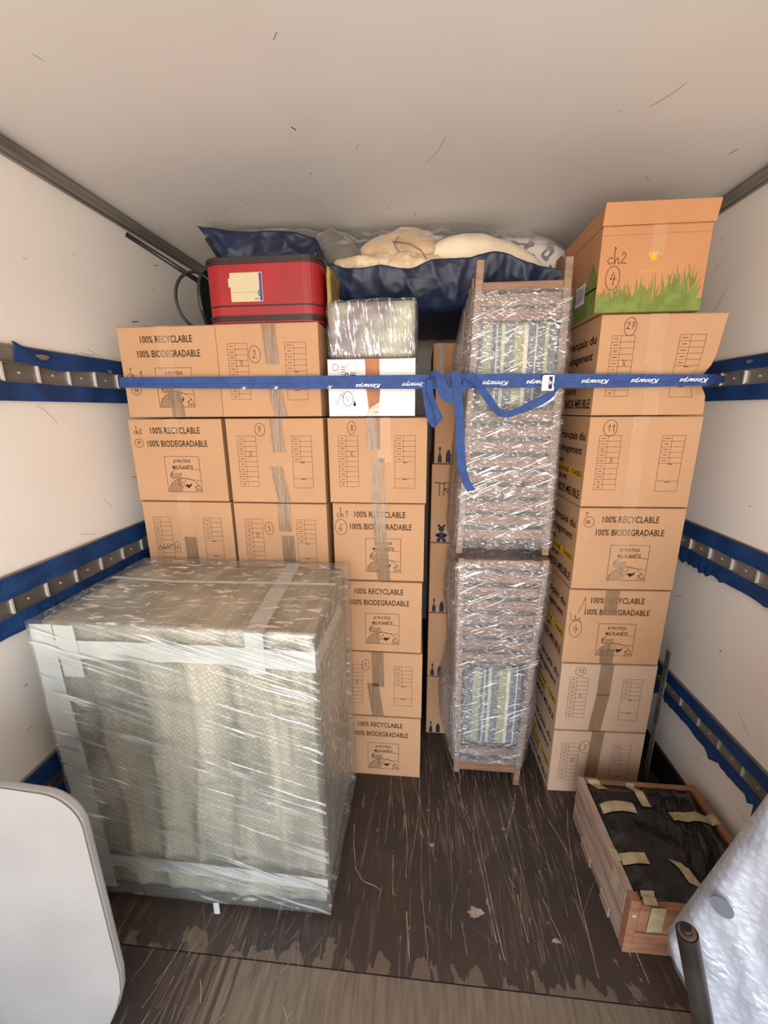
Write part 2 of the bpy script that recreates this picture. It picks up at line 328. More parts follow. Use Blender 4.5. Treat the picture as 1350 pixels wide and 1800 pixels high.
GL = {'1': [[(.2, .6), (.6, 1), (.55, 0)]], '2': [[(.15, .75), (.35, 1), (.65, .9), (.6, .6), (.3, .3), (.1, .05), (.5, .1), (.85, 0)]],
      '3': [[(.2, .9), (.5, 1), (.7, .8), (.4, .55), (.7, .35), (.5, 0), (.15, .1)]], '4': [[(.5, 1), (.15, .4), (.85, .45)], [(.65, .75), (.5, -.1)]],
      '5': [[(.75, 1), (.35, .95), (.25, .6), (.6, .6), (.7, .25), (.4, 0), (.15, .1)]], '6': [[(.65, 1), (.3, .6), (.2, .2), (.45, 0), (.7, .25), (.5, .45), (.25, .3)]],
      '7': [[(.15, .9), (.75, 1), (.4, 0)], [(.25, .5), (.7, .55)]], '8': [[(.5, .5), (.2, .75), (.5, 1), (.75, .8), (.5, .5), (.2, .2), (.45, 0), (.75, .2), (.5, .5)]],
      '9': [[(.7, .8), (.4, 1), (.2, .7), (.5, .55), (.7, .8), (.6, 0)]], 'c': [[(.8, .5), (.4, .6), (.1, .3), (.4, 0), (.8, .15)]],
      'h': [[(.25, 1.3), (.05, 1.5), (.15, .0), (.35, .5), (.6, .5), (.6, .05), (.8, .0)]], 'X': [[(.1, 1), (.8, 0)], [(.85, .95), (.15, .05)]],
      'T': [[(0, 1), (1, .9)], [(.5, .95), (.5, 0)]], 'R': [[(.1, 0), (.15, 1), (.7, .9), (.6, .55), (.15, .5), (.85, 0)]], ' ': []}
def hand(F, s, u, v, h, mi=2, w=.0017, adv=.62):
    for ch in s:
        for st in GL[ch]: F.line([(u+x*h*.75, v+y*h) for x, y in st], w, mi)
        u += h*adv
def ring(F, u, v, a, b, mi=2, w=.0015, n=20, gap=0):
    F.line([(u+a*math.cos(2*math.pi*k/n+1), v+b*math.sin(2*math.pi*k/n+1)) for k in range(n+1-gap)], w, mi)
# ------------------------------------------------------------------ print on the moving cartons
def print_recycle(F, w, h):
    F.text('100% RECYCLABLE', .079, h-.052, .185, .023, 1, 0, .012)
    F.text('100% BIODEGRADABLE', .062, h-.098, .225, .023, 1, 0, .012)
    a, b, c = .118, h-.262, .13; lw = .0013
    F.line([(a, b), (a+c, b), (a+c, b+c), (a, b+c), (a, b)], lw, 1)
    F.text('JE PROTÈGE', a+.032, b+c-.026, .066, .017, 1, 0, .01); F.text('MA PLANÈTE', a+.027, b+c-.046, .078, .017, 1, 0, .01)
    Q = lambda l: [(a+x*c, b+y*c) for x, y in l]
    F.line(Q([(1, .62), (.85, .64), (.6, .66), (.4, .66), (.25, .62)]), lw, 1)
    for k in range(4): F.line(Q([(.25-.03*k, .62-.045*k), (.12-.0*k, .53-.04*k), (.16, .50-.04*k), (.45, .54-.03*k)]), lw, 1)
    F.line(Q([(.16, .38), (.35, .40), (.5, .40), (.62, .36), (1, .32)]), lw, 1)
    arc = [(.5+.48*math.cos(t), .0+.39*math.sin(t)) for t in [math.pi*k/16 for k in range(17)]]
    F.line(Q(arc), lw, 1)
    for k in range(11):
        x = .06+k*.035; F.line(Q([(x, .0), (x+.01, .39*math.sqrt(max(0, 1-((x-.5)/.48)**2)))]), .0015, 1)
    F.poly(Q([(.5, .14), (.56, .22), (.66, .2), (.72, .27), (.70, .17), (.6, .1), (.55, .16)]), 1)
    F.line(Q([(.42, .12), (.5, .2), (.46, .26), (.55, .3), (.5, .36)]), lw, 1)
    F.line(Q([(.8, .02), (.86, .1), (.8, .14), (.92, .2)]), .0022, 1); F.line(Q([(.88, .02), (.9, .08), (.96, .05)]), .002, 1)
    F.line(Q([(.3, .37), (.36, .3), (.33, .22), (.4, .15)]), lw, 1)
def print_form(F, w, h, x_row=3):
    lw = .0009; u0, u1, um = .036, .104, .063; top = h-.060; rh = .0178
    for k in range(11): F.line([(u0, top-k*rh), (u1, top-k*rh)], lw, 1)
    for u in (u0, um, u1): F.line([(u, top), (u, top-10*rh)], lw, 1)
    random.seed(3)
    for k in range(10):
        v = top-(k+.5)*rh; L = random.uniform(.010, .018); m = (u0+um)/2
        if k in (2, 9): F.rect(m-L/2, m+L/2, v+.0014, v+.0028, 1); F.rect(m-L/2+.002, m+L/2-.002, v-.0031, v-.0017, 1)
        else: F.rect(m-L/2, m+L/2, v-.0008, v+.0008, 1)
    if x_row is not None: hand(F, 'X', um+.011, top-(x_row+1)*rh+.0, .020, w=.0012)
    u0, u1, um = .232, .302, .262
    for k in range(6): F.line([(u0, top-k*rh), (u1, top-k*rh)], lw, 1)
    F.line([(u0, top-8.3*rh), (u1, top-8.3*rh)], lw, 1)
    F.line([(u0, top), (u0, top-10.2*rh), (u1, top-10.2*rh), (u1, top)], lw, 1); F.line([(um, top), (um, top-5*rh)], lw, 1)
    for k in range(5):
        v = top-(k+.5)*rh; L = random.uniform(.010, .018); m = (u0+um)/2; F.rect(m-L/2, m+L/2, v-.0008, v+.0008, 1)
    F.rect(.26, .275, top-5*rh-.004, top-5*rh-.002, 1); F.rect(.258, .276, top-8.3*rh-.004, top-8.3*rh-.002, 1)
def print_side(F, d, h):            # long side; the u axis runs to the front edge
    def R(t, right, v, w, hh, mi=3): F.text(t, right-w, v, w, hh, mi, 0, .02)
    R('Français du', d-.02, h-.085, .23, .034); R('déménagement', d-.035, h-.135, .26, .036)
    R('GARONNE', d-.19, h-.168, .12, .016)
    F.rect(d-.26, d-.015, h-.203, h-.176, 4, .6); R('GARONNE - TARBES', d-.017, h-.200, .24, .020)
    R('EUROPE', d-.14, h-.228, .10, .018); R('GARDE MEUBLE', d-.018, h-.275, .24, .030)
def carton(x, y, z, w=.346, h=.2965, d=.545, rz=0, kind='form', marks=None, tapes=(), side=None, label='', mat=None, group=None, fn=None, row=3, name='moving_carton', extra=None):
    mb = MB()
    def body(p):
        q = Vector(p)
        q.y += .0
        return fn(q) if fn else q
    if fn: mb.gbox(0, w, 0, d, 0, h, .03, body)
    else: mb.box(0, w, 0, d, 0, h)
    F = Face(mb, (0, 0, 0), (1, 0, 0), (0, 0, 1), (0, -1, 0), fn=fn)
    if kind == 'form': print_form(F, w, h, row)
    elif kind == 'recycle': print_recycle(F, w, h)
    if marks: marks(F, w, h)
    if side == 'L': print_side(Face(mb, (0, d, 0), (0, -1, 0), (0, 0, 1), (-1, 0, 0), fn=fn), d, h)
    # flap edges: a dark corrugated line along the top and the bottom fold
    F.rect(.002, w-.002, h-.0022, h-.0006, 5); F.rect(.002, w-.002, .0004, .0016, 5)
    if extra: extra(F, w, h, mb, d)
    o = mb.build(name, [mat or CARD, INK, PEN, BLACKINK, YEL, EDGE, GREEN, NAVYINK, WHITE], loc=(x, y, z), rz=rz, weld=True)
    o.modifiers.clear(); tag(o, label, 'cardboard box', group)
    for t in tapes:                                     # (u_top, u_bot, v0, v1, material)
        ut, ub, v0, v1, m = t[:5]; tw = t[5] if len(t) > 5 else .048
        tb = MB(); n = 10; random.seed(int(x*999+v0*777))
        TF = Face(tb, (0, 0, 0), (1, 0, 0), (0, 0, 1), (0, -1, 0), .0018, fn=fn)
        tb.grid(4, n, lambda a, b: TF.P(ub+(ut-ub)*b+(a-.5)*tw+.0003*math.sin(b*9), v0+(v1-v0)*b+(random.uniform(-.0015, .0015) if b in (0, 1) and v0 > .02 else 0)))
        if v1 >= h-.001: tb.face([TF.P(ut-tw/2, h+.001), TF.P(ut+tw/2, h+.001), TF.P(ut+tw/2, h+.001)+Vector((0, .02, 0)), TF.P(ut-tw/2, h+.001)+Vector((0, .02, 0))])
        tb.build('packing_tape', m, o)
    return o
#@STRUCT
# ------------------------------------------------------------------ the truck body
XL, XR, HC, YB = -1.13, 1.05, 2.23, 2.75
def panel(name, o, u, v, n, U, V, mat, nmarks, seed, zone=None, thick=.03):
    mb = MB(); o = Vector(o); u = Vector(u); v = Vector(v); n = Vector(n)
    mb.prism([o, o+u*U, o+u*U+v*V, o+v*V], -n*thick)
    F = Face(mb, o, u, v, n, .0006); random.seed(seed)
    for k in range(nmarks):
        a, b = random.uniform(.05, U-.05), random.uniform(.05, V-.05)
        if zone and not zone(a, b): continue
        L = random.choice([.008, .012, .02, .03, .06, .10])*random.uniform(.6, 1.3); t = random.uniform(-.7, .9) if random.random() < .75 else random.uniform(0, 3.14)
        pts = [(a, b)]
        for j in range(3):
            t += random.uniform(-.25, .25); pts.append((pts[-1][0]+L/3*math.cos(t), pts[-1][1]+L/3*math.sin(t)))
        F.line(pts, random.choice([.001, .0014, .002, .003]) if L < .04 else .0012, random.choice([1, 1, 2]))
    ob = mb.build(name, [mat, MARK, MARK2], weld=False); tag(ob, kind='structure'); return ob
panel('wall_left', (XL, YR, 0), (0, 1, 0), (0, 0, 1), (1, 0, 0), YB-YR, HC, WALL, 190, 4)
panel('wall_right', (XR, YR, 0), (0, 1, 0), (0, 0, 1), (-1, 0, 0), YB-YR, HC, WALL, 200, 5)
panel('wall_back', (XL, YB, 0), (1, 0, 0), (0, 0, 1), (0, -1, 0), XR-XL, HC, WALL, 0, 6)
panel('ceiling', (XL, YR, HC), (0, 1, 0), (1, 0, 0), (0, 0, -1), YB-YR, XR-XL, CEIL, 110, 9)
mb = MB(); YJ = .762
mb.box(XL, XR, YJ+.002, YB, -.03, 0); mb.mi = 1; mb.box(XL, XR, YR, YJ-.002, -.03, -.0005)
mb.mi = 3; mb.box(XL, XR, YJ-.002, YJ+.002, -.03, -.002)
FF = Face(mb, (0, 0, 0), (1, 0, 0), (0, 1, 0), (0, 0, 1), .0005)
random.seed(12)
for k in range(150):                                     # long drag marks left by loading
    a = random.gauss(.22, .22); b = random.uniform(YJ+.01, 1.5); L = random.choice([.03, .05, .08, .12, .2, .35, .5]); t = math.pi/2+random.gauss(0, .12)
    if random.random() < .12: t += random.uniform(-.8, .8); L *= .4
    pts = [(a, b)]; n = 5
    for j in range(n):
        t += random.gauss(0, .05); pts.append((pts[-1][0]+L/n*math.cos(t), max(YJ+.006, min(1.62, pts[-1][1]+L/n*math.sin(t)))))
    if not (-.25 < pts[-1][0] < .98): continue
    FF.line(pts, random.choice([.0007, .0009, .0012, .0018, .0028]), 2)
for k in range(60):
    a = random.uniform(-1, -.2); b = random.uniform(.5, .84); L = random.uniform(.02, .12); t = 1.2+random.gauss(0, .3)
    FF.line([(a, b), (a+L*.5*math.cos(t), b+L*.5*math.sin(t)), (a+L*math.cos(t+.1), b+L*math.sin(t+.1))], random.choice([.0008, .0012, .002]), 2)
for cx, cy, r in ((.19, .93, .022), (.06, 1.12, .010), (.33, 1.2, .008), (.05, 1.25, .008), (.42, .88, .012)):   # bare patches
    pts = [(cx+r*(1+.9*noise.noise(Vector((q*1.7, cx*30, 0))))*math.cos(q), cy+.6*r*(1+1.1*noise.noise(Vector((q*1.9, cy*30, 3))))*math.sin(q)) for q in [2*math.pi*j/26 for j in range(26)]]
    FF.poly(pts, 2)
FF.line([(-.23, 1.17), (-.22, 1.10), (-.2, 1.02), (-.17, .985), (-.13, .975), (-.11, .965)], .003, 2)
fl = mb.build('floor', [FLOOR, FLOORW, SCR, GROOVE], weld=False); tag(fl, kind='structure')
# corner bars between walls and ceiling
for nme, x, s in (('trim_1', XL, 1), ('trim_2', XR, -1)):
    mb = MB(); mb.tube([(x+s*.019, YR, HC-.020), (x+s*.019, YB-.01, HC-.020)], .016, 14)
    mb.box(min(x, x+s*.012), max(x, x+s*.012), YR, YB-.01, HC-.040, HC-.001); tag(mb.build(nme, ALU, smooth=False, bevel=.001), kind='structure')
for nme, x, s in (('baseboard_left', XL, 1), ('baseboard_right', XR, -1)):
    mb = MB(); zt = .10
    mb.prism([(x, YR, .0), (x+s*(.055 if s > 0 else .03), YR, 0), (x+s*(.05 if s > 0 else .028), YR, .03), (x+s*.012, YR, zt), (x, YR, zt)], (0, YB-YR-.01, 0))
    tag(mb.build(nme, DARKM), kind='structure')
#@RAILS
# ------------------------------------------------------------------ lashing rails with blue felt strips
def rail(x, s, z0, z1, label, torn=0, seed=1, ph=1.0365, hole=None, fr=(.32, .57), cut=0):
    root = empty('lashing_rail', (x, YR, z0), label, 'lashing rail', 'lashing rails on the truck walls')
    L = YB-YR-.02; hgt = z1-z0; a = hgt*fr[0]; b = hgt*fr[1]
    def bx(m, xa, xb, *r): m.box(min(s*xa, s*xb), max(s*xa, s*xb), *r)
    m = MB(); bx(m, 0, .006, 0, L, 0, hgt); bx(m, .006, .011, 0, L, a-.004, a); bx(m, .006, .011, 0, L, b, b+.004); bx(m, .006, .010, 0, L, hgt-.006, hgt)
    m.build('rail_profile', ALU, root)
    random.seed(seed)
    for (lo, hi, up) in ((0, a-.004, 0), (b+.004, hgt-.004, 1)):
        m = MB(); n = 260; 
        def edge(y, lo_=lo):
            if not torn or up: return lo_
            r = noise.noise(Vector((y*14+seed, 0, seed)))*.5+noise.noise(Vector((y*60, seed, 0)))*.5
            return lo_-max(0, r)*.09*torn-(.006 if torn else 0)
        def top(y, hi_=hi):
            return hi_
        def fn(u, v):
            c_ = max(0, cut-YR+(.014*noise.noise(Vector((v*9, seed, 1))) if cut else 0)) if up and cut else 0
            y = c_+(L-c_)*u; e_ = edge(y); t_ = top(y)
            if up and cut: t_ += .012*math.exp(-((y-c_)/.02)**2)+.004*noise.noise(Vector((y*30, 2, 2)))*math.exp(-(y-c_)/.2); e_ -= .012*max(0, 1-abs(y-c_-.14)/.12)
            hang = max(0, (lo-e_))
            zz = e_+(t_-e_)*v
            bulge = (.010+.002*math.sin(y*40+seed))+(.006*max(0, nz3((y, v, 0), 9, seed)) if torn or up else 0)
            return (s*(bulge+(hang*.35*(1-v))), y, zz)
        m.grid(n, 4, fn)
        m.build('felt_strip', BLUE, root, solid=.004, fix=False)
    m = None
    y = ph-YR-.1067*20
    k = 0
    while y < L:
        if .9 < y+YR < 1.9 or k % 1 == 0:
            if y > .05:
                p = MB(); bx(p, .005, .013, y-.003, y+.003, a-.002, b+.002); p.build('slot_bar', STEEL, root)
                p = MB(); p.tube([(s*.004, y+.05, (a+b)/2), (s*.009, y+.05, (a+b)/2)], .003, 8)
                p.build('rivet', STEEL, root)
        y += .1067; k += 1
    if hole:
        for yy, zz, w_, h_ in hole:
            m = MB(); pts = [(s*.0185, yy-YR+w_*math.cos(q)*(1+.3*math.sin(3*q)), zz+h_*math.sin(q)) for q in [2*math.pi*j/12 for j in range(12)]]
            m.prism(pts, (s*.0012, 0, 0)); tag(m.build('bare_patch', ALU, root), 'bare metal patch where the felt is worn away')
    return root
rail(XL, 1, 1.553, 1.703, 'top lashing rail on the left wall, blue felt torn along its upper strip', 0, 1, fr=(.36, .66), cut=1.085, hole=[(1.16, .125, .02, .008), (1.42, .108, .01, .006)])
rail(XL, 1, .930, 1.090, 'middle lashing rail on the left wall, level with top of wrapped furniture', .35, 2, .917)
rail(XL, 1, .335, .497, 'lowest lashing rail on the left wall, seen between white board and wrapped furniture', .5, 3, .95)
rail(XR, -1, 1.545, 1.683, 'top lashing rail on the right wall where the long strap is hooked', 0, 4, 1.575, fr=(.38, .66), hole=[(1.45, .118, .012, .006), (1.36, .10, .008, .006)])
rail(XR, -1, .950, 1.095, 'middle lashing rail on the right wall with frayed felt hanging below', 1.0, 5, 1.572)
rail(XR, -1, .340, .462, 'lowest lashing rail on the right wall above the taped wooden crate', .9, 6, 1.566)
#@CARTONS
# ------------------------------------------------------------------ moving cartons
GF = 'moving cartons stacked across the truck'
def mk(*items):
    def f(F, w, h):
        for it in items:
            if it[0] == 'w': hand(F, it[1], it[2], h-it[3], it[4])
            elif it[0] == 'c': ring(F, it[1], h-it[2], it[3], it[4])
            elif it[0] == 'l': F.line([(a, h-b) for a, b in it[1]], .0014, 2)
    return f
H = .3
# left column
YL = 1.382
carton(-1.033, YL, 6*H-.3+.002, kind='recycle', marks=mk(('w', 'ch 1', .012, .165, .024), ('c', .04, .205, .018, .015), ('w', '14', .03, .212, .014)),
       tapes=[(.165, .168, .10, .2965, CTAPE), (.178, .185, 0, .09, TAPE)], label='top carton of the far left stack, printed recyclable, marked ch 1')
carton(-1.044, YL, 4*H, kind='recycle', marks=mk(('w', 'ch2', .014, .052, .018), ('c', .030, .085, .017, .015), ('w', '17', .021, .09, .012)),
       tapes=[(.165, .165, .25, .2965, CTAPE), (.17, .175, 0, .025, CTAPE)], label='carton marked ch2 and 17, second from top in the far left stack')
carton(-1.040, YL, 3*H, kind='form', row=None, marks=mk(('c', .118, .178, .011, .022), ('w', '6', .112, .186, .017), ('l', [(.04, .185), (.05, .172), (.055, .186), (.063, .172), (.07, .186), (.078, .17), (.085, .184), (.09, .172), (.10, .168)]), ('l', [(.04, .19), (.1, .172)])),
       tapes=[(.165, .17, .16, .2965, CTAPE), (.175, .175, .05, .16, TAPE)], label='far left carton marked 6, its lower part behind the wrapped furniture')
# second column
carton(-.683, 1.377, 5*H+.002, kind='form', w=.345, marks=mk(('c', .128, .095, .02, .027), ('w', '2', .119, .107, .025)),
       tapes=[(.180, .188, .17, .2965, TAPE), (.185, .205, 0, .11, TAPE)], label='carton marked with a circled 2, directly under the red suitcase')
carton(-.680, 1.377, 4*H, kind='form', w=.345, marks=mk(('c', .122, .038, .018, .022), ('w', '7', .113, .048, .021)),
       tapes=[(.178, .185, .18, .2965, TAPE), (.17, .195, 0, .13, TAPE)], label='carton marked with a circled 7, above the one marked 5')
carton(-.680, 1.377, 3*H, kind='form', w=.345, marks=mk(('c', .128, .095, .016, .024), ('w', '5', .121, .105, .021)),
       tapes=[(.188, .190, .19, .2965, TAPE), (.195, .20, 0, .175, TAPE)], label='carton marked with a circled 5, partly behind the top of wrapped furniture')
for zx in range(3):
    for x in (-1.037, -.680):
        carton(x, YL, zx*H, kind='form', label='plain brown carton low in the left stacks behind the wrapped furniture', group='cartons hidden behind the wrapped furniture')
# third column
c3 = -.322; w3 = .342
carton(c3, 1.392, 4*H, w=w3, kind='form', marks=mk(('c', .083, .033, .014, .022), ('w', '8', .077, .043, .02)),
       tapes=[(.172, .172, 0, .16, TAPE), (.158, .158, .19, .2965, TAPE), (.192, .198, .145, .2965, CTAPE)], label='carton marked with a circled 8, under the small white carton')
carton(c3+.006, 1.396, 3*H, w=w3-.01, kind='recycle', marks=mk(('w', 'ch1', .012, .052, .024), ('c', .028, .09, .022, .03), ('w', '6', .018, .105, .027)),
       tapes=[(.165, .185, 0, .2965, TAPE)], label='carton marked ch1 and circled 6, beneath the carton marked 8')
carton(c3, 1.392, 2*H, w=w3-.008, kind='recycle', marks=mk(('c', .035, .14, .012, .02)),
       tapes=[(.165, .165, .285, .2965, CTAPE)], label='printed recyclable carton with dented right edge, third from floor in the middle stack')
carton(c3-.002, 1.392, H, w=w3, kind='form', row=4, marks=mk(('c', .118, .06, .016, .024), ('w', '1', .11, .07, .02)),
       tapes=[(.165, .168, .14, .2965, TAPE), (.145, .165, 0, .155, TAPE)], label='carton with a teardrop mark and two brown tapes, second from floor in the middle stack')
carton(c3, 1.392, 0, w=w3-.004, kind='recycle', label='bottom carton of the middle stack, printed recyclable, right of wrapped furniture')
# right column
xr, yr, rr = .540, 1.378, R_(1.6)
def crush(p):
    q = Vector(p); u = q.x/.346; v = q.z/.3; fr = max(0, 1-q.y/.35)
    bow = .036*max(0, (v-.30))**1.2+.0; pinch = -.016*math.exp(-((v-.36)/.12)**2)
    q.x += (bow+pinch)*max(0, (u-.45)/.55)**1.5*fr
    q.y += .02*math.exp(-((v-.36)/.10)**2)*max(0, (u-.8)/.2)*fr
    return q
carton(xr, yr, 5*H, rz=rr, kind='form', row=4, side='L', fn=crush, w=.342, marks=mk(('c', .086, .035, .018, .026), ('w', '27', .074, .042, .02)),
       tapes=[(.165, .165, .15, .2965, CTAPE), (.172, .178, 0, .15, CTAPE)], label='carton marked 27 squeezed by the blue strap, under the grass printed box')
carton(xr, yr, 4*H, rz=rr, kind='form', row=4, side='L', marks=mk(('c', .066, .036, .021, .026), ('w', '11', .054, .047, .022)),
       tapes=[(.158, .16, 0, .2965, CTAPE)], label='carton marked with a circled 11 in the right stack')
carton(xr, yr, 3*H, rz=rr, kind='recycle', side='L', marks=mk(('w', 'T', .02, .03, .014), ('c', .035, .05, .017, .019), ('w', '5X', .024, .056, .012)),
       tapes=[(.16, .15, 0, .2965, CTAPE)], label='recyclable printed carton marked T with a small circle, below the one marked 11')
carton(xr-.003, yr, 2*H, rz=rr, kind='recycle', side='L', marks=mk(('l', [(.012, .09), (.016, .12), (.028, .125), (.03, .10), (.035, .125), (.045, .11), (.05, .13)]), ('l', [(.04, .09), (.058, .03), (.065, .095)]), ('c', .036, .155, .022, .035), ('w', '4', .026, .17, .03)),
       tapes=[(.15, .15, .20, .2965, TAPE), (.16, .16, 0, .06, TAPE)], label='recyclable printed carton marked ch1 and circled 4, third from floor on the right')
carton(xr, yr, H, rz=rr, kind='form', row=4, mat=CARD2, side='L', marks=mk(('c', .072, .032, .019, .02), ('w', '15', .062, .04, .017)),
       tapes=[(.165, .165, .16, .2965, TAPE), (.165, .150, 0, .17, TAPE)], label='carton marked with a circled 15, second from floor on the right')
carton(xr, yr, 0, rz=rr, kind='form', row=4, mat=CARD2, side='L', marks=mk(('c', .126, .075, .020, .03), ('w', '3', .116, .09, .028)),
       tapes=[(.168, .16, .08, .2965, TAPE)], label='carton marked with a circled 3 on the floor behind the crate')
# cartons further back, seen in the gap beside the deckchairs
RH = (.317, .327, .329, .337, .33, .15)
z = 0
RL = ['carton standing on the floor in the dark gap beside the deckchairs', 'rear carton in the gap with bottle icons, second from the floor', 'rear carton in the gap with bottle icons, third from the floor',
      'rear carton in the gap with handwritten TR and a bear icon', 'rear carton in the gap beside the hanging strap loop', 'topmost rear carton in the shadow under the blue bedding bag']
for k, hh in enumerate(RH):
    def ex(F, w, h, mb, d, k=k):
        if k in (0, 1, 2, 4):
            u = .022; F.poly([(u-.009, .004), (u+.009, .004), (u+.007, .03), (u+.002, .04), (u+.002, .06), (u-.002, .06), (u-.002, .04), (u-.007, .03)], 7)
            F.rect(u-.004, u+.004, .055, .066, 7)
            u = .056; F.poly([(u-.010, .004), (u+.010, .004), (u+.010, .035), (u+.003, .055), (u-.003, .055), (u-.010, .035)], 7)
        if k == 3:
            for cx, cy, r in ((.045, .03, .016), (.045, .06, .013), (.034, .074, .006), (.056, .074, .006), (.028, .032, .008), (.062, .032, .008), (.034, .01, .009), (.057, .01, .009)):
                F.poly([(cx+r*math.cos(t), cy+r*math.sin(t)) for t in [math.pi*j/6 for j in range(12)]], 7)
            hand(F, 'TR', .012, h-.13, .055, 3, .003)
    carton(.046+(.008 if k == 4 else 0), 1.645+(.14 if k == 5 else 0), z, w=.34, h=hh-.003, d=.5, kind='plain', mat=CARD3 if k > 4 else CARD, extra=ex, label=RL[k], name='moving_carton',
           tapes=[(.03, .03, .0, .146, TAPE, .03)] if k == 5 else ())
    z += hh
# grass printed box
def grass(F, w, h, mb, d):
    random.seed(21)
    def blades(F, W, n, hmax):
        F.rect(0, W, 0, .036, 6)
        for k in range(n):
            u = random.uniform(.003, W-.01); t = u/W; bh = (.015+hmax*random.random()**1.3)*(.35+.65*t); bw = (.0018+.0045*t*random.random()); ln = random.uniform(-.02, .03)*(.3+t)
            u1 = min(W-.002, max(.001, u+ln)); F.poly([(max(.0005, u-bw), .034), (min(W, u+bw), .034), (min(W, (u+u1)/2+bw*.8), .035+bh*.5), (u1, .035+bh), (max(.0005, (u+u1)/2-bw*.7), .035+bh*.5)], 6, 1+.01*k)
    blades(F, w, 130, .095)
    G = Face(mb, (0, d, 0), (0, -1, 0), (0, 0, 1), (-1, 0, 0)); G.rect(0, d, 0, .075, 6)
    G.poly([(0, .07), (d, .07), (d, .10), (d-.05, .15), (d-.08, .09), (d-.15, .12), (d-.2, .08)], 6)
    G.rect(d-.17, d-.09, .05, .11, 8, 2)
    for k in range(14): u = d-.165+k*.0052; G.rect(u, u+random.choice([.0015, .003]), .058, .104, 3, 3)
    # seam of the folded top flap
    F.line([(0, h-.052), (w, h-.052)], .0016, 5); F.line([(0, h-.075), (w, h-.074)], .0008, 5)
    G.line([(0, h-.052), (d, h-.052)], .0016, 5)
    # yellow bird
    cx, cy = .148, h-.132
    F.poly([(cx-.015, cy+.012), (cx-.004, cy+.004), (cx-.002, cy+.014), (cx+.004, cy+.009), (cx+.008, cy+.012), (cx+.015, cy+.007), (cx+.010, cy+.002), (cx+.011, cy-.008), (cx+.002, cy-.014), (cx-.008, cy-.011), (cx-.001, cy-.009), (cx-.010, cy-.001)], 4)
    F.rect(cx-.035, cx+.02, h-.172, h-.1705, 4)
    hand(F, 'ch2', .02, h-.150, .030); ring(F, .042, h-.187, .02, .032); hand(F, '4', .032, h-.203, .032)
    F.line([(.0, h), (.012, h+.002), (.03, h)], .002, 5)
    for k in range(5): u = .055+k*.017; F.poly([(u, h-.001), (u+.007, h+.005), (u+.014, h-.001)], 0)
gb = carton(.517, 1.385, 6*H+.001, w=.300, h=.283, d=.44, kind='plain', mat=CARD3, extra=grass, tapes=[(.162, .155, .15, .283, CTAPE, .04)],
            label='tan box printed with green grass and a yellow bird, topmost on the right', name='grass_printed_box')
m = MB(); m.prism([(-.004, -.004, .232), (.304, -.004, .232), (.306, -.012, .286), (-.002, -.010, .288)], (0, .003, 0)); m.build('top_flap', CARD3, gb)
# small white carton and wrapped item on carton 8
def wh(F, w, h, mb, d):
    F.line([(.04, h-.018), (.098, h-.018), (.098, h-.062), (.04, h-.062), (.04, h-.018)], .0006, 1); F.line([(.069, h-.018), (.069, h-.04)], .0006, 1)
    for k in range(4): F.rect(.045, .06, h-.026-.008*k, h-.024-.008*k, 1)
    for k in range(3): F.rect(.075, .094, h-.046-.006*k, h-.0435-.006*k, 1)
    ring(F, .026, h-.026, .010, .010, 1); ring(F, .064, h-.051, .005, .006, 1, .003)
    F.line([(.026, .06), (.024, .05), (.03, .04), (.036, .06), (.042, .075)], .001, 2); F.line([(.04, .055), (.044, .075), (.05, .06), (.053, .08)], .001, 2)
    ring(F, .066, .058, .017, .024); F.line([(.058, .07), (.064, .05), (.07, .065)], .001, 2); F.poly([(.083, .035), (.094, .035), (.089, .055)], 3)
    random.seed(5)
    for k in range(14): u = .135+random.random()*.03; v = .005+random.random()*.035; F.line([(u, v), (u+.008, v+.006)], .0012, 7)
wc = carton(-.316, 1.402, 5*H+.001, w=.293, h=.186, d=.32, kind='plain', mat=WCARD, extra=wh, label='small white carton with a brown paper tape, on carton marked 8', name='white_carton')
m = MB(); m.prism([(.126, -.0016, .186), (.174, -.0016, .186), (.176, -.0016, .075), (.172, -.0016, .045), (.155, -.0016, .036), (.138, -.0016, .024), (.130, -.0016, .09)], (0, -.0006, 0)); m.build('paper_tape', KTAPE, wc)
m = MB(); m.prism([(.124, -.0010, .1), (.134, -.0010, .026), (.124, -.0010, .002), (.170, -.0010, .002), (.176, -.0010, .05), (.170, -.0010, .1)], (0, -.0004, 0)); m.build('clear_tape', CTAPE, wc)
#@WRAPPED
def puffy(x0, x1, y0, y1, z0, z1, st, amp, f, seed=0, rad=.02, bulge=0, shear=None):
    cx, cy, cz = (x0+x1)/2, (y0+y1)/2, (z0+z1)/2
    def fn(p):
        q = Vector(p)
        for i, (c, h) in enumerate(((cx, (x1-x0)/2), (cy, (y1-y0)/2), (cz, (z1-z0)/2))): pass
        inner = Vector([max(lo+rad, min(hi-rad, v)) for v, lo, hi in ((q.x, x0, x1), (q.y, y0, y1), (q.z, z0, z1))])
        d = q-inner; L = d.length
        n = d.normalized() if L > 1e-9 else Vector((0, 0, 0))
        r = inner+n*rad if L > 1e-9 else q
        u = (q.x-cx)/(x1-x0)*2; v = (q.z-cz)/(z1-z0)*2; w = (q.y-cy)/(y1-y0)*2
        b = bulge*(1-u*u if abs(n.y) > .5 or abs(n.z) > .5 else 1)*(1-v*v if abs(n.y) > .5 or abs(n.x) > .5 else 1)*(1-w*w if abs(n.x) > .5 or abs(n.z) > .5 else 1)
        r = r+n*(amp*(nz3(q, f, seed)+.5*nz3(q, f*2.7, seed))+b)
        return shear(r) if shear else r
    m = MB(); m.gbox(x0, x1, y0, y1, z0, z1, st, fn); return m
wi = empty('film_wrapped_case', (-.318, 1.41, 5*H+.19), 'dark wrapped block in crinkled clear film on the small white carton', 'wrapped item')
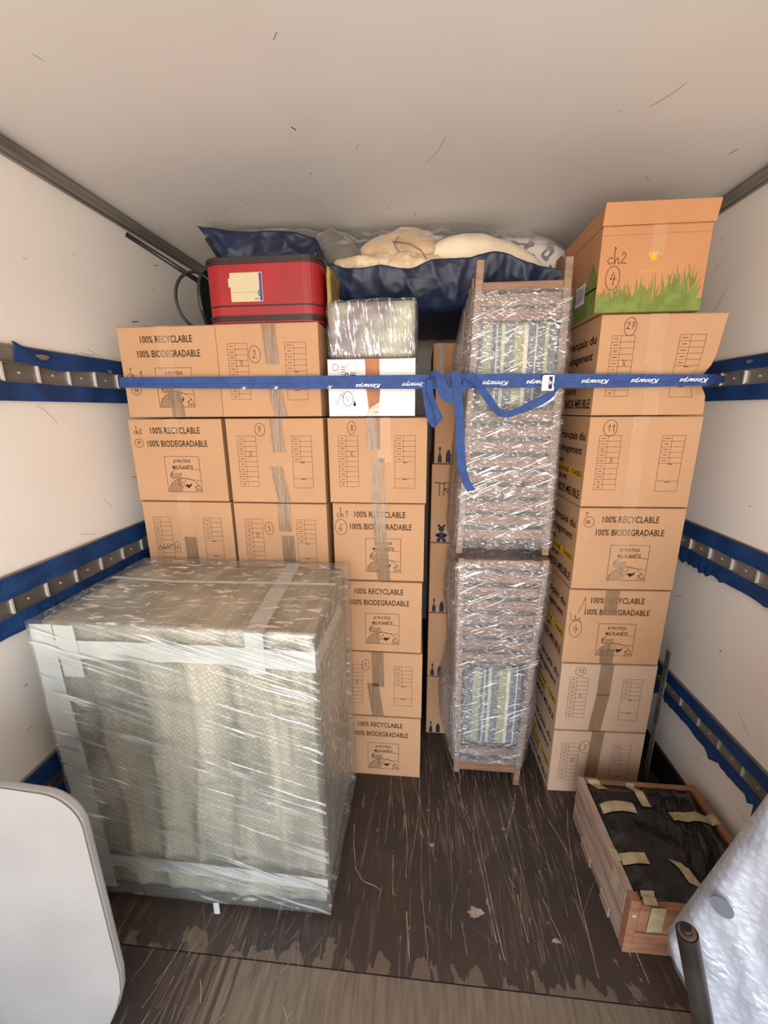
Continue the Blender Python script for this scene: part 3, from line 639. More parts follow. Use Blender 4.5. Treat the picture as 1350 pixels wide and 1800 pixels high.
m = puffy(.004, .292, .006, .30, .001, .176, .02, .002, 12, 3, .012); m.build('case', nmat('grey_mauve_case', (120, 108, 108), .5, (168, 170, 140), 7, (.45, .7), stretch=(1, 1, .6)), wi, True)
m = puffy(-.001, .298, 0, .306, 0, .182, .0075, .0045, 30, 9, .016); m.build('stretch_film', FILM_W, wi, True)
#@BIG
# ------------------------------------------------------------------ big wrapped furniture
fx0, fx1, fy0, fy1, fz = -1.035, -.262, .884, 1.345, .975
fu = empty('wrapped_furniture', (fx0, fy0, 0), 'large furniture piece in quilted wrap and stretch film on the floor at left', 'wrapped furniture')
FWd, FD = fx1-fx0, fy1-fy0
def folds(p):
    q = Vector(p); x, y, z = q
    if y < .02:
        t = z/fz
        s = math.sin(x*50+1.6*math.sin(z*3.5+x*4)+5*nz3((x, 0, z), 1.6, 3)); k = max(0, s)**2*(.55+1.2*abs(nz3((x, 0, z), 3, 9)))
        q.y += -.020*k*(1-abs(2*t-1)**6)+.006*nz3((x, 0, z), 5, 8)
        q.y += -.006*max(0, 1-abs((z-(.62-.25*x))*14))*(x < .5)
    if z > fz-.03: q.z += .008*nz3((x, y, 0), 4, 2)+.006*math.sin(y*20+2*x)**4
    if x > FWd-.02: q.x += .008*nz3((0, y, z), 6, 5)
    return q
m = MB(); m.gbox(.012, FWd-.012, .014, FD-.01, .03, fz-.012, .012, folds); m.build('quilted_cover', QUILT, fu, True)
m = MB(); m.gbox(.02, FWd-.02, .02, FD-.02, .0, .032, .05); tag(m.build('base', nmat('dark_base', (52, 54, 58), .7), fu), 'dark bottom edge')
def fol(p, q=None):
    x, y, z = p; return Vector((x+.004*nz3(p, 9, 1), y+.003*nz3(p, 14, 5)-.004*max(0, nz3((x*.4+z*.8, 0, z*3-x), 7, 6)), z+.004*nz3(p, 8, 2)))
m = MB(); m.gbox(0, FWd+.012, -.016, FD, .028, .986, .014, fol); m.build('stretch_film', FILM_F, fu, True)
def wt(pts, wv, off=(0, 0, 0)):
    m = MB(); n = []
    for a, b in zip(pts, pts[1:]):
        a, b = Vector(a), Vector(b); c = max(1, int((b-a).length/.05)); n += [a+(b-a)*j/c for j in range(c)]
    n.append(Vector(pts[-1])); wv = Vector(wv)
    random.seed(len(n)); m.strip(n, [wv*random.uniform(.93, 1.07) for _ in n]); return m.build('adhesive_tape', WTAPE, fu, fix=False)
yt = -.008
wt([(.0, yt, .90), (.25, yt, .905), (.5, yt, .908), (FWd+.004, yt, .900)], (0, 0, .056))
wt([(FWd+.006, yt, .90), (FWd+.010, .12, .905), (FWd+.008, .30, .90)], (0, 0, .05))
wt([(.03, yt, .155), (.35, yt, .15), (FWd+.004, yt, .137)], (0, 0, .048))
wt([(.040, yt-.001, .976), (.040, yt-.001, .80), (.052, yt-.001, .6), (.058, yt-.001, .4), (.060, yt-.001, .25), (.062, yt-.001, .04)], (.048, 0, .002))
wt([(.018, yt-.0015, .976), (.014, yt-.0015, .7), (.02, yt-.0015, .4), (.018, yt-.0015, .05)], (.035, 0, .0))
wt([(.098, yt-.002, .976), (.10, yt-.002, .90), (.102, yt-.002, .82)], (.060, 0, .0))
wt([(.62, yt-.002, .86), (.62, yt-.002, .978)], (.05, 0, 0)); wt([(.62, yt, .978), (.60, .2, .980), (.58, .46, .980)], (.05, 0, 0))
wt([(.02, .27, .990), (.25, .25, .991), (.5, .26, .991), (FWd, .27, .990)], (0, .016, 0)).name = 'film_seam'
wt([(.42, yt-.012, .035), (.425, yt-.020, .001)], (.018, 0, .004))
#@DECK
# ------------------------------------------------------------------ wrapped deckchairs
def deck(name, label, z0, z1, yf, xl, xr, slats, cush, film_rng, seed, rails_behind, fbul, ext=0):
    """xl,xr: (x at bottom, x at top); all local to a root on the bundle's foot"""
    ro = empty(name, (xl[0], yf, z0), label, 'deckchair', 'wrapped folding deckchairs')
    Hh = z1-z0; O = Vector((xl[0], yf, z0))
    def X(side, z): a, b = (xl if side == 0 else xr); return a+(b-a)*(z-z0)/Hh-xl[0]
    for side in (0, 1):
        m = MB(); s = 1 if side == 0 else -1; w = .024
        zt = Hh; zb = 0 if side == 0 else -ext
        xb, xt = X(side, z0+zb), X(side, z1)
        m.prism([(xb, 0, zb), (xb+s*w, 0, zb), (xt+s*w, 0, zt), (xt, 0, zt)], (0, .040, 0)); m.build('side_rail', WOOD, ro, bevel=.003)
    for zc, hh, yy, mt in slats:
        m = MB(); za = zc-z0; m.prism([(X(0, zc)+.022, yy, za-hh/2), (X(1, zc)-.022, yy, za-hh/2), (X(1, zc)-.022, yy, za+hh/2), (X(0, zc)+.022, yy, za+hh/2)], (0, .014, 0))
        m.build('slat', WOODX, ro, bevel=.003)
    for c0, c1 in cush:
        xa, xb = X(0, c0)+.030, X(1, c0)-.030
        m = puffy(xa, xb, .004, .034, c0-z0, c1-z0, .012, .004, 14, seed, .01, .006); o = m.build('striped_cushion', STRIPE, ro, True)
    for k, (dx, dy, top) in enumerate(rails_behind):
        for side in (0, 1):
            m = MB(); s = 1 if side == 0 else -1; za = top-z0; xb, xt = X(side, z0)+s*dx, X(side, z1)+s*dx
            m.prism([(xb, dy, .015), (xb+s*.024, dy, .015), (xt+s*.024, dy, za), (xt, dy, za)], (0, .030, 0)); m.build('rear_rail', PALE if k == len(rails_behind)-1 else WOOD, ro, bevel=.002)
    # fabric of the folded chairs behind
    m = puffy(.02, X(1, z0)-.02, .055, .20, .05, Hh-.13, .03, .006, 8, seed+2, .03, .0, shear=lambda p: p+Vector((X(0, z0+p.z), 0, 0))); m.build('folded_canvas', nmat('olive_canvas'+name, (96, 100, 84), .8, (70, 76, 84), 9), ro, True)
    f0, f1 = film_rng
    def sh(p):
        z = p.z+z0; t = (z-z0)/Hh; k = fbul(t); q = Vector(p); mid = .15
        q.x = X(0, z)+(p.x)*(X(1, z)-X(0, z))/(X(1, z0)) + (-k if p.x < mid else k*.8)*(min(1, max(0, p.y+.005)/.06))
        return q
    m = puffy(-.005, X(1, z0)+.005, -.006, .235, f0-z0, f1-z0, .011, .0060, 26, seed, .012, 0, sh); m.build('stretch_film', FILM_D, ro, True)
    m = puffy(-.009, X(1, z0)+.010, -.011, .239, f0-z0+.02, f1-z0-.02, .016, .007, 15, seed+5, .012, 0, sh); m.build('stretch_film', FILM_D2, ro, True)
    return ro
YD = 1.405
ups = [(1.893, .024, .004, 0), (1.855, .034, .010, 0), (1.812, .034, .010, 0)]+[(1.50-.052*k, .036, .010, 0) for k in range(9)]
deck('wrapped_deckchair', 'upper film-wrapped folded deckchair standing on another, its rail ends near ceiling', 1.012, 1.967, YD, (.132, .162), (.462, .450), ups, [(1.53, 1.785)], (1.03, 1.885), 3,
     [(-.006, .050, 1.93), (-.010, .085, 1.91), (-.012, .125, 1.89), (-.018, .165, 1.86)], lambda t: .030*math.exp(-((t-.72)/.14)**2)+.015*math.exp(-((t-.2)/.25)**2)+.004)
los = [(.975-.055*k, .036, .010, 0) for k in range(8)]+[(.150, .03, .010, 0), (.085, .055, .006, 0)]
deck('wrapped_deckchair', 'lower film-wrapped folded deckchair with striped blue cushion, feet on the floor', .047, 1.000, YD-.018, (.158, .140), (.428, .462), los, [(.20, .535)], (.10, .995), 8,
     [(-.006, .050, .96), (-.012, .09, .95), (-.016, .13, .94), (-.02, .17, .92)], lambda t: .050*math.exp(-((t-.28)/.2)**2)+.03*math.exp(-((t-.8)/.2)**2), .045)
#@SUIT
# ------------------------------------------------------------------ red suitcase
def rrect(x0, x1, y0, y1, r, n=7):
    pts = []
    for cx, cy, a0 in ((x1-r, y0+r, -90), (x1-r, y1-r, 0), (x0+r, y1-r, 90), (x0+r, y0+r, 180)):
        for k in range(n+1): t = R_(a0+90*k/n); pts.append((cx+r*math.cos(t), cy+r*math.sin(t)))
    return pts
sc = empty('red_suitcase', (-.722, 1.402, 6*H+.001), 'red suitcase with black edging and a pale luggage label on top of left stacks', 'suitcase')
SWd, SDp = .392, .34
def band(z0, z1, o, mat, nm):
    m = MB(); m.prism([(x, y, z0) for x, y in rrect(-o, SWd+o, -o, SDp+o, .055+o)], (0, 0, z1-z0)); return m.build(nm, mat, sc, bevel=.0015)
band(.004, .196, 0, REDL, 'shell')
band(.010, .017, .003, BLK, 'edge_piping'); band(.019, .027, .0045, BLK, 'edge_piping'); band(.054, .0585, .0018, BLK, 'zip')
band(.179, .186, .003, BLK, 'edge_piping'); band(.188, .200, .0045, BLK, 'edge_piping')
m = MB(); lf = Face(m, (.094, -.0012, .068), (1, 0, 0), (0, 0, 1), (0, -1, 0), .0005)
lf.rect(0, .108, 0, .086, 0); lf.rect(.098, .106, .002, .084, 1, 2); lf.line([(.002, .028), (.095, .028)], .0008, 2, 2); ring(lf, .099, .025, .006, .008, 1, .003)
lf.rect(.08, .094, .006, .010, 2, 2); lf.rect(-.006, 0, .044, .07, 0)
for k in range(3): lf.rect(.01, .06, .045+.012*k, .0458+.012*k, 3, 2)
m.build('luggage_label', [nmat('cream_label', (186, 172, 138), .6), nmat('label_blue', (36, 52, 130), .5), nmat('label_line', (120, 110, 80), .6), nmat('label_faint', (206, 192, 150), .6)], sc)
m = puffy(-.316, -.303, 1.43, 1.60, 1.81, 1.975, .015, .003, 20, 2, .006); o = m.build('yellow_cloth', OLIVE, None, True); tag(o, 'crumpled yellow cloth strip wedged at right end of the red suitcase', 'cloth')
# ------------------------------------------------------------------ floor lamp, cable, rods left of the suitcase
lp = empty('floor_lamp', (-.80, 1.62, 1.80), 'black floor lamp lying on the far left stack, pole pointing to the ceiling corner', 'floor lamp')
o0 = Vector((-.80, 1.62, 1.80))
P1 = at(222, 412, 1.48); P2 = at(362, 503, 1.60)
m = MB(); m.tube([P1-o0, P1.lerp(P2, .5)-o0+Vector((0, 0, .001)), P2+(P2-P1)*.0-o0], .0085, 12); m.build('pole', BLK, lp, True)
m = MB(); m.tube([(-.006, .012, .121), (.006, .012, .121)], .117, 32); tag(m.build('base', nmat('dark_green_enamel', (34, 40, 34), .35), lp, bevel=.002), 'dark round base plate')
m = MB(); pts = []
for k in range(33):
    t = math.pi*2*k/32; pts.append((-.005+.055*math.cos(t), -.10+.05*math.cos(t), .105+.094*math.sin(t)))
m.tube(pts, .005, 8); m.build('power_cable', CABLE, lp, True)
m = MB(); m.tube([(-.985, 1.46, 6*H+.009), (-.83, 1.49, 6*H+.009)], .007, 10); tag(m.build('black_rod', BLK), 'thin black rod lying on top of the far left stack', 'rod')
a = at(364, 419, 1.60); b = at(392, 462, 1.66); m = MB(); m.tube([a, b], .009, 10); tag(m.build('black_tube', BLK), 'short black tube end sticking out under the blue bag, above suitcase', 'tube')
#@BAG
# ------------------------------------------------------------------ bedding in a blue bag at the top
yb = 1.66
tops = [(-.36, 2.045), (-.214, 2.028), (-.091, 2.024), (.089, 2.045), (.20, 2.058), (.30, 2.050), (.40, 2.02), (.50, 1.985)]
def interp(T, x):
    if x <= T[0][0]: return T[0][1]
    for (a, b), (c, d) in zip(T, T[1:]):
        if x <= c: return b+(d-b)*(x-a)/(c-a)
    return T[-1][1]
bb = empty('blue_bedding_bag', (-.40, 1.62, 1.885), 'wide navy blue bag sagging with bedding under the ceiling behind the deckchairs', 'bag')
bo = Vector((-.40, 1.62, 1.885))
m = MB(); x0, x1 = -.385, .505
def bf(u, v):
    x = x0+(x1-x0)*u; zt = interp(tops, x)+.006*math.sin(x*30); zb = 1.897+.03*max(0, .5-abs(u-.75))*0
    z = zb+(zt-zb)*v
    y = 1.625+.075*(1-v)**2+.02*(2*u-1)**4+.024*(abs(nz3((x*1.4, 0, z*.7), 6, 4))-.2)+.012*(abs(math.sin(x*13+z*12+2*nz3((x, 0, z), 5, 1)))-.5)+.010*abs(nz3((x, 0, z), 22, 6))
    return Vector((x, y, z))-bo
m.grid(150, 34, bf)
m.grid(90, 3, lambda u, v: bf(u, 1)+Vector((0, .03*v, .004*math.sin(v*3)+.0)))
m.grid(90, 14, lambda u, v: bf(u, 0)+Vector((0, .7*v*(1) , .004*nz3((u*5, v*5, 0), 3, 1))))
m.grid(10, 14, lambda u, v: bf(0, u)*1+Vector((0, .7*v, 0))); m.grid(10, 14, lambda u, v: bf(1, u)+Vector((0, .7*v, 0)))
m.build('bag_shell', NAVY, bb, True, solid=.0015, fix=False)
# left blue bag over the suitcase
bl = empty('blue_storage_bag', (-.82, 1.56, 2.005), 'navy blue bag with pointed left corner lying above the red suitcase', 'bag')
lo = Vector((-.82, 1.56, 2.005)); m = MB()
tl = [at(345, 397, 1.60), at(440, 404, 1.60), at(520, 406, 1.60), at(553, 416, 1.60), at(566, 450, 1.61), at(574, 468, 1.61)]
bt = [at(349, 400, 1.60), at(388, 452, 1.60), at(470, 455, 1.60), at(556, 456, 1.60), at(575, 500, 1.60), at(580, 520, 1.60)]
for b_ in bt[1:4]: b_.z = max(b_.z, 2.010)
for b_ in bt[4:]: b_.z = max(b_.z, 1.9)
def seg(L, u): k = min(len(L)-2, int(u*(len(L)-1))); t = u*(len(L)-1)-k; return L[k].lerp(L[k+1], t)
def lb(u, v):
    a, b = seg(bt, u), seg(tl, u); p = a.lerp(b, v); p.y += .022*abs(nz3(p, 11, 7))-.006*math.sin(math.pi*v)+.010*abs(math.sin(u*11+v*3))+.008*abs(nz3(p, 26, 2)); return p-lo
m.grid(100, 20, lb)
def lt(u, v):
    p = lb(u, 1)+Vector((0, .45*v, .0)); p.z = min(p.z+.02*math.sin(math.pi*v)*(.3+.7*u), 2.2-lo.z); return p
m.grid(60, 3, lambda u, v: lb(u, 1)+Vector((0, .05*v, 0)))
m.grid(60, 8, lambda u, v: lb(u, 0)+Vector((0, .4*v, .0)))
m.build('bag_shell', NAVY, bl, True, solid=.0015, fix=False)
def blob(name, c, r, mat, label, cat, e=2.4, f=9, amp=.012, seed=1, rot=(0, 0, 0), group=None, zmax=2.222, tex=None):
    m = MB(); Rm = Matrix.Rotation(R_(rot[2]), 3, 'Z') @ Matrix.Rotation(R_(rot[1]), 3, 'Y') @ Matrix.Rotation(R_(rot[0]), 3, 'X'); c = Vector(c)
    def fn(u, v):
        t = 2*math.pi*u; p = math.pi*(v-.5)
        def sp(a): return math.copysign(abs(a)**(2/e), a)
        q = Vector((r[0]*sp(math.cos(p))*sp(math.cos(t)), r[1]*sp(math.cos(p))*sp(math.sin(t)), r[2]*sp(math.sin(p))))
        q = Rm @ q; k = 1+ (amp/min(r))*(nz3(q+c, f, seed)+.5*abs(nz3(q+c, f*2.3, seed+3)))
        w = c+q*k; w.z = min(w.z, zmax); return w-c
    m.grid(56, 30, fn); o = m.build(name, mat, None, True, loc=c); tag(o, label, cat, group); return o
blob('grey_blanket', (-.36, 1.80, 2.110), (.15, .11, .085), GREYB, 'grey blanket spilling between the two blue bags', 'blanket', 2.2, 8, .03, 2)
blob('grey_blanket', (-.56, 1.80, 2.155), (.20, .09, .065), GREYB, 'grey blanket in clear plastic on top of the left blue bag, under ceiling', 'blanket', 2.2, 10, .025, 5, (0, 4, 0))
blob('cream_duvet', (-.63, 1.70, 2.125), (.155, .05, .040), CREAM, 'cream duvet edge showing along the top of the left blue bag', 'duvet', 2.2, 10, .01, 6, (0, 3, 0))
blob('beige_fleece', (-.10, 1.80, 2.125), (.185, .10, .075), BEIGE, 'beige fleece blanket with hanging drawstring, in the middle of the wide blue bag', 'blanket', 2.3, 9, .03, 7, (0, -4, 0))
blob('cream_throw', (-.13, 1.715, 2.045), (.20, .05, .050), FURRY, 'cream woolly throw lying in front of the beige fleece', 'throw', 2.3, 22, .012, 8)
blob('cream_cushion', (.245, 1.765, 2.055), (.22, .075, .095), CREAM, 'plump cream cushion at right end of the wide blue bag', 'cushion', 2.1, 6, .010, 9, (0, 12, 0))
# patterned pillow
pm = bpy.data.materials.new('scroll_print'); pm.use_nodes = True; n = pm.node_tree.nodes; l = pm.node_tree.links
t = n.new('ShaderNodeTexCoord'); w = n.new('ShaderNodeTexWave'); w.wave_type = 'RINGS'; w.inputs['Scale'].default_value = 14; w.inputs['Distortion'].default_value = 9; w.inputs['Detail'].default_value = 1
r = n.new('ShaderNodeValToRGB'); r.color_ramp.elements[0].position = .72; r.color_ramp.elements[0].color = (*lin((214, 210, 206)), 1); r.color_ramp.elements[1].position = .76; r.color_ramp.elements[1].color = (*lin((128, 124, 126)), 1)
l.new(t.outputs['Object'], w.inputs[0]); l.new(w.outputs[1], r.inputs[0]); l.new(r.outputs[0], n['Principled BSDF'].inputs[0]); n['Principled BSDF'].inputs['Roughness'].default_value = .8
blob('patterned_pillow', (.475, 1.975, 2.10), (.20, .12, .090), pm, 'white pillow with grey scroll pattern, rightmost of the bedding', 'pillow', 2.2, 6, .01, 10, (0, 22, 0))
m = MB(); p0 = at(690, 425, 1.70); m.tube([p0, at(720, 428, 1.69), at(740, 440, 1.685), at(750, 455, 1.67)], .0018, 6); m.tube([at(700, 415, 1.71), at(693, 430, 1.69), at(702, 443, 1.68)], .0018, 6)
tag(m.build('drawstring', nmat('taupe_cord', (110, 92, 78), .9), None, True), 'thin taupe drawstring trailing over the beige fleece', 'cord')
def cover(x0, x1, y0, y1, T, name, par, seed):
    m = MB()
    def fn(u, v):
        x = x0+(x1-x0)*u; zt = interp(T, x); y = y0+(y1-y0)*v; z = zt-(1-min(1, v*2.5))**2*.10+.008*nz3((x, y, 0), 14, seed)
        return Vector((x, y, min(z, 2.224)))-par.location
    m.grid(90, 30, fn); m.build(name, FILM_B, par, True, fix=False)
cover(-.42, .505, 1.66, 2.1, [(-.42, 2.20), (-.3, 2.215), (.1, 2.22), (.38, 2.19), (.505, 2.14)], 'clear_cover', bb, 4)
cover(-.80, -.44, 1.68, 2.1, [(-.80, 2.18), (-.6, 2.21), (-.44, 2.20)], 'clear_cover', bl, 8)
#@STRAP
# ------------------------------------------------------------------ long blue strap
st = empty('lashing_strap', (0, 1.36, 1.61), 'long blue printed lashing strap stretched across all the stacks', 'strap')
so = Vector((0, 1.36, 1.61)); ys = 1.352
cp = [(-1.118, 1.475, 1.628, .030), (-1.07, 1.40, 1.624, .030), (-1.035, 1.362, 1.620, .033), (-.9, 1.357, 1.617, .036), (-.34, ys, 1.611, .041), (.0, ys, 1.608, .043), (.3, ys, 1.608, .043), (.6, ys+.005, 1.604, .040), (.858, 1.360, 1.603, .033), (.90, 1.40, 1.606, .031), (1.04, 1.56, 1.617, .022)]
m = MB(); P = []; Wd = []
for a, b in zip(cp, cp[1:]):
    for j in range(4):
        t = j/4; q = [a[i]+(b[i]-a[i])*t for i in range(4)]; P.append(Vector(q[:3])-so); Wd.append(Vector((0, 0, q[3])))
P.append(Vector(cp[-1][:3])-so); Wd.append(Vector((0, 0, cp[-1][3])))
m.strip(P, Wd); m.build('webbing', STRAP, st, solid=.002, fix=False)
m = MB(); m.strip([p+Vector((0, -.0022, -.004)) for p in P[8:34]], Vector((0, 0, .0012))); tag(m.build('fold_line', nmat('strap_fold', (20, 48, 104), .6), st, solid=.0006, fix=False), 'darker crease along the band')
m = MB(); tf = Face(m, Vector((0, ys-.0018, 1.608))-so, (1, 0, 0), (0, 0, 1), (0, -1, 0), .0004)
def kin(xr_, zc, w=.082, h=.017, k=1): tf.text('Kinnarps', xr_-w, zc, w, h, 0, .45, .012, rot=True, k=k)
for x, dz in ((-.133, -.017), (.017, -.015), (.27+.0, -.014), (.405, -.013)): kin(x, dz)
tf2 = Face(m, Vector((0, ys+.0045, 1.606))-so, (1, 0, 0), (0, 0, 1), (0, -1, 0), .0075)
tf = tf2
for x in (.57, .715, .855): kin(x, -.011, .082, .017)
tf = Face(m, Vector((0, ys-.001, 1.61))-so, (1, 0, 0), (0, 0, 1), (0, -1, 0), .002)
for x in (-.60, -.49, -.31): tf.text('K', x, -.019, .018, .009, 0, .45, .012, rot=True)
m.build('printing', WHITE, st)
# buckle
bk = at(963, 673, 1.346)-so; m = MB()
m.box(bk.x-.018, bk.x-.014, bk.y-.008, bk.y, bk.z-.022, bk.z+.022); m.box(bk.x+.012, bk.x+.016, bk.y-.008, bk.y, bk.z-.022, bk.z+.022)
m.box(bk.x-.018, bk.x+.016, bk.y-.008, bk.y, bk.z+.018, bk.z+.022); m.box(bk.x-.018, bk.x+.016, bk.y-.008, bk.y, bk.z-.022, bk.z-.018); m.box(bk.x-.014, bk.x+.0, bk.y-.010, bk.y-.002, bk.z-.018, bk.z+.018)
m.build('buckle', STEEL, st, bevel=.001)
# loose tail: swag, knot loops, hanging end
def tail(pp, nm='loose_end'):
    m = MB(); pts = [at(a, b, y)-so for a, b, y, w, an in pp]
    wv = [Vector((math.cos(R_(an))*w/520, .006, math.sin(R_(an))*w/520)) for a, b, y, w, an in pp]
    Q = []; Z = []
    N = len(pts)
    for i in range(N-1):
        p0, p1, p2, p3 = pts[max(0, i-1)], pts[i], pts[i+1], pts[min(N-1, i+2)]
        for j in range(6):
            t = j/6; Q.append(.5*((2*p1)+(-p0+p2)*t+(2*p0-5*p1+4*p2-p3)*t*t+(-p0+3*p1-3*p2+p3)*t**3)); Z.append(wv[i].lerp(wv[i+1], t))
    Q.append(pts[-1]); Z.append(wv[-1]); m.strip(Q, Z); return m.build(nm, STRAP, st, smooth=False, solid=.002, fix=False)
tail([(976, 668, 1.342, 10, 30), (978, 688, 1.338, 14, 60), (955, 702, 1.334, 18, 80), (925, 716, 1.332, 18, 70), (893, 728, 1.332, 14, 50), (874, 722, 1.334, 12, 30), (858, 700, 1.336, 16, 0), (840, 676, 1.338, 18, -10), (822, 658, 1.342, 18, 30)])
tail([(800, 652, 1.334, 15, 0), (804, 690, 1.330, 15, 0), (808, 740, 1.330, 15, 0), (810, 800, 1.332, 15, 0), (816, 838, 1.330, 15, -8), (829, 863, 1.328, 15, 12)])
tail([(822, 658, 1.340, 14, 60), (810, 690, 1.338, 18, 20), (795, 700, 1.332, 20, 60), (780, 688, 1.330, 20, 30), (774, 668, 1.330, 14, 20), (766, 657, 1.334, 10, 60), (756, 660, 1.340, 9, 80), (750, 680, 1.342, 14, 0), (753, 710, 1.344, 14, 0), (760, 738, 1.342, 16, 10), (768, 745, 1.336, 16, 60), (772, 735, 1.332, 12, 10), (764, 712, 1.332, 8, 0), (756, 690, 1.334, 10, 0), (755, 668, 1.338, 10, 0)])
#@CRATE
# ------------------------------------------------------------------ wooden crate
cx0, cx1, cy0, cy1, cz = .600, 1.006, .872, 1.268, .196
cr_ = empty('wooden_crate', (cx0, cy0, 0), 'low wooden crate topped with black plastic and masking tape, by right wall', 'crate')
CW, CDp = cx1-cx0, cy1-cy0
m = MB(); m.box(0, .020, .027, CDp, .105, cz); m.build('side_board', CRATES, cr_, bevel=.002)
m = MB(); m.box(.001, .020, .027, CDp, .0, .104); m.build('side_board', CRATES, cr_, bevel=.002)
for a, b in ((.08, .14), (.22, .30)):
    m = MB(); m.box(-.006, .0, a, b, .0, .035); m.build('side_block', CRATES, cr_, bevel=.002)
m = MB(); m.box(.0, .027, -.001, .026, 0, cz+.003); m.build('corner_post', CRATE, cr_, bevel=.002)
m = MB(); m.tube([(.014, -.002, .145), (.014, .0, .145)], .005, 10); m.build('screw', STEEL, cr_)
m = MB(); m.box(.028, CW-.02, 0, .018, .085, cz-.012); m.build('front_board', CRATE, cr_, bevel=.002)
m = MB(); m.box(.022, CW-.002, -.004, .018, .040, .083); m.build('front_board', CRATE, cr_, bevel=.002)
m = MB(); m.box(.026, CW-.002, 0, .018, .0, .038); m.build('front_board', CRATE, cr_, bevel=.002)
m = MB(); m.box(CW-.020, CW, 0, CDp, .0, cz); m.build('side_board', CRATE, cr_, bevel=.002)
m = MB(); m.box(.02, CW-.02, CDp-.018, CDp, .0, cz-.006); m.build('back_board', CRATE, cr_, bevel=.002)
m = MB()
def lin_(u, v):
    x = .024+(CW-.048)*u; y = .016+(CDp-.034)*v; e_ = min(u, 1-u, v, 1-v)
    z = cz-.016+.018*min(1, e_*9)+.006*nz3((x*.7, y*1.6, 0), 14, 4)+.004*(1-abs(nz3((x, y, 0), 9, 11))*4)*.6
    z += .004*max(0, math.sin((x*1.4-y*.6)*90+3*nz3((x, y, 0), 5, 2)))*(u > .5)
    return (x, y, z)
m.grid(70, 70, lin_); m.build('black_plastic_liner', BLKBAG, cr_, True, solid=.001, fix=False)
def mt(pts, wv, lift=.0045):
    m = MB(); P = []
    for a, b in zip(pts, pts[1:]):
        for j in range(6):
            t = j/6; P.append(Vector(a).lerp(Vector(b), t))
    P.append(Vector(pts[-1])); wv = Vector(wv)
    Q = MB(); n = 4
    for a, b in zip(P, P[1:]):
        for k in range(n):
            c = []
            for p, t in ((a, k/n), (b, k/n), (b, (k+1)/n), (a, (k+1)/n)):
                q = p+wv*(t-.5)
                u, v = (q.x-.024)/(CW-.048), (q.y-.016)/(CDp-.034)
                if 0 <= u <= 1 and 0 <= v <= 1: q.z = max(lin_(u, v)[2]+lift, cz+.001 if u < .0 or v < .0 else 0)
                elif q.z > cz-.02: q.z = cz+.002+(.003 if q.y < .03 else 0)
                c.append(q)
            Q.face(c)
    return Q.build('masking_tape', MASK, cr_, fix=False)
def cl(px, py, z=cz+.008):
    d = ray(px, py); return d*((z-CAMH)/d.z)+Vector((0, 0, CAMH))-Vector((cx0, cy0, 0))
mt([cl(1040, 1366), cl(1062, 1386)], (.038, .0, 0))
mt([cl(1058, 1417), cl(1088, 1415), cl(1116, 1420)], (0, .036, 0))
mt([cl(1107, 1374), cl(1122, 1393), cl(1138, 1418)], (.030, .0, 0))
mt([cl(1180, 1434), cl(1220, 1436), cl(1262, 1438)], (.0, .034, 0))
mt([cl(1076, 1498), cl(1100, 1503), cl(1138, 1508)], (.0, .034, 0))
mt([cl(1186, 1512), cl(1205, 1530), cl(1224, 1556)], (.030, -.01, 0))
mt([cl(1138, 1562), cl(1145, 1590)], (.036, 0, 0))
def flat(pts, nm='masking_tape'):
    m = MB(); m.face(pts); return m.build(nm, MASK, cr_, solid=.0006, fix=False)
flat([(.052, -.0055, cz-.006), (.090, -.0055, cz-.006), (.090, -.0055, .10), (.050, -.0055, .095)])
flat([(-.002, .10, cz), (-.002, .062, cz), (-.002, .062, .13), (-.002, .10, .115)])
#@REST
# ------------------------------------------------------------------ white board at lower left
yt0 = .602
x1, z1, yt0 = -.642, .812, .55
out = [(x1-.075+.075*math.cos(R_(90*k/8)), z1-.075+.075*math.sin(R_(90*k/8))) for k in range(9)]+[(-1.085, z1+.01), (-1.085, .004)]
out += [(-.82, .004), (-.775, .02), (-.735, .07), (-.70, .14), (-.668, .21), (-.648, .27), (-.640, .33)]
m = MB(); m.prism([(x-x1, 0, z) for x, z in out], (0, .018, 0))
tb = m.build('white_board', TABLE, None, bevel=.005, loc=(x1, yt0, 0), rz=R_(-2)); tag(tb, 'white plastic board with rounded corners standing at the lower left', 'board')
m = MB(); n_ = len(out); cxx = sum(p[0] for p in out)/n_; rim = [((x-cxx)*.972+cxx-x1, (z-.41)*.98+.41) for x, z in out]
for k in range(n_):
    a, b = out[k], out[(k+1) % n_]; c, d = rim[k], rim[(k+1) % n_]
    m.prism([(a[0]-x1, -.0008, a[1]), (b[0]-x1, -.0008, b[1]), (d[0], -.0008, d[1]), (c[0], -.0008, c[1])], (0, -.001, 0))
m.build('rim', TABLE, tb)
# ------------------------------------------------------------------ bubble wrapped panel at lower right
def onpl(px, py, c=1.28):
    d = ray(px, py); return d*(c/(d.x+d.y))+Vector((0, 0, CAMH))
A = onpl(1165, 1655); B = onpl(1352, 1403); C_ = onpl(1178, 1700); D_ = onpl(1226, 1790)
tdir = Vector((.7071, -.7071, 0)); base = Vector((.62, .66, 0))
def sz(p): return ((p-base).dot(tdir), p.z)
pl_ = [sz(D_), sz(C_), sz(A), sz(B)]; dB = (pl_[3][0]-pl_[2][0], pl_[3][1]-pl_[2][1]); k_ = .45
bot = (pl_[0][0]+.03, .004); topp = (pl_[3][0]+dB[0]*k_, pl_[3][1]+dB[1]*k_)
outl = [bot, pl_[0], pl_[1], pl_[2], pl_[3], topp, (.46, topp[1]+.02), (.46, .004)]
m = MB(); smax = .46
zs_top = topp[1]
def left(z):
    L = [(bot[1], bot[0])]+[(b, a) for a, b in pl_]+[(topp[1], topp[0])]; L = sorted(L); return interp(L, z)
nv = 80; nu = 56
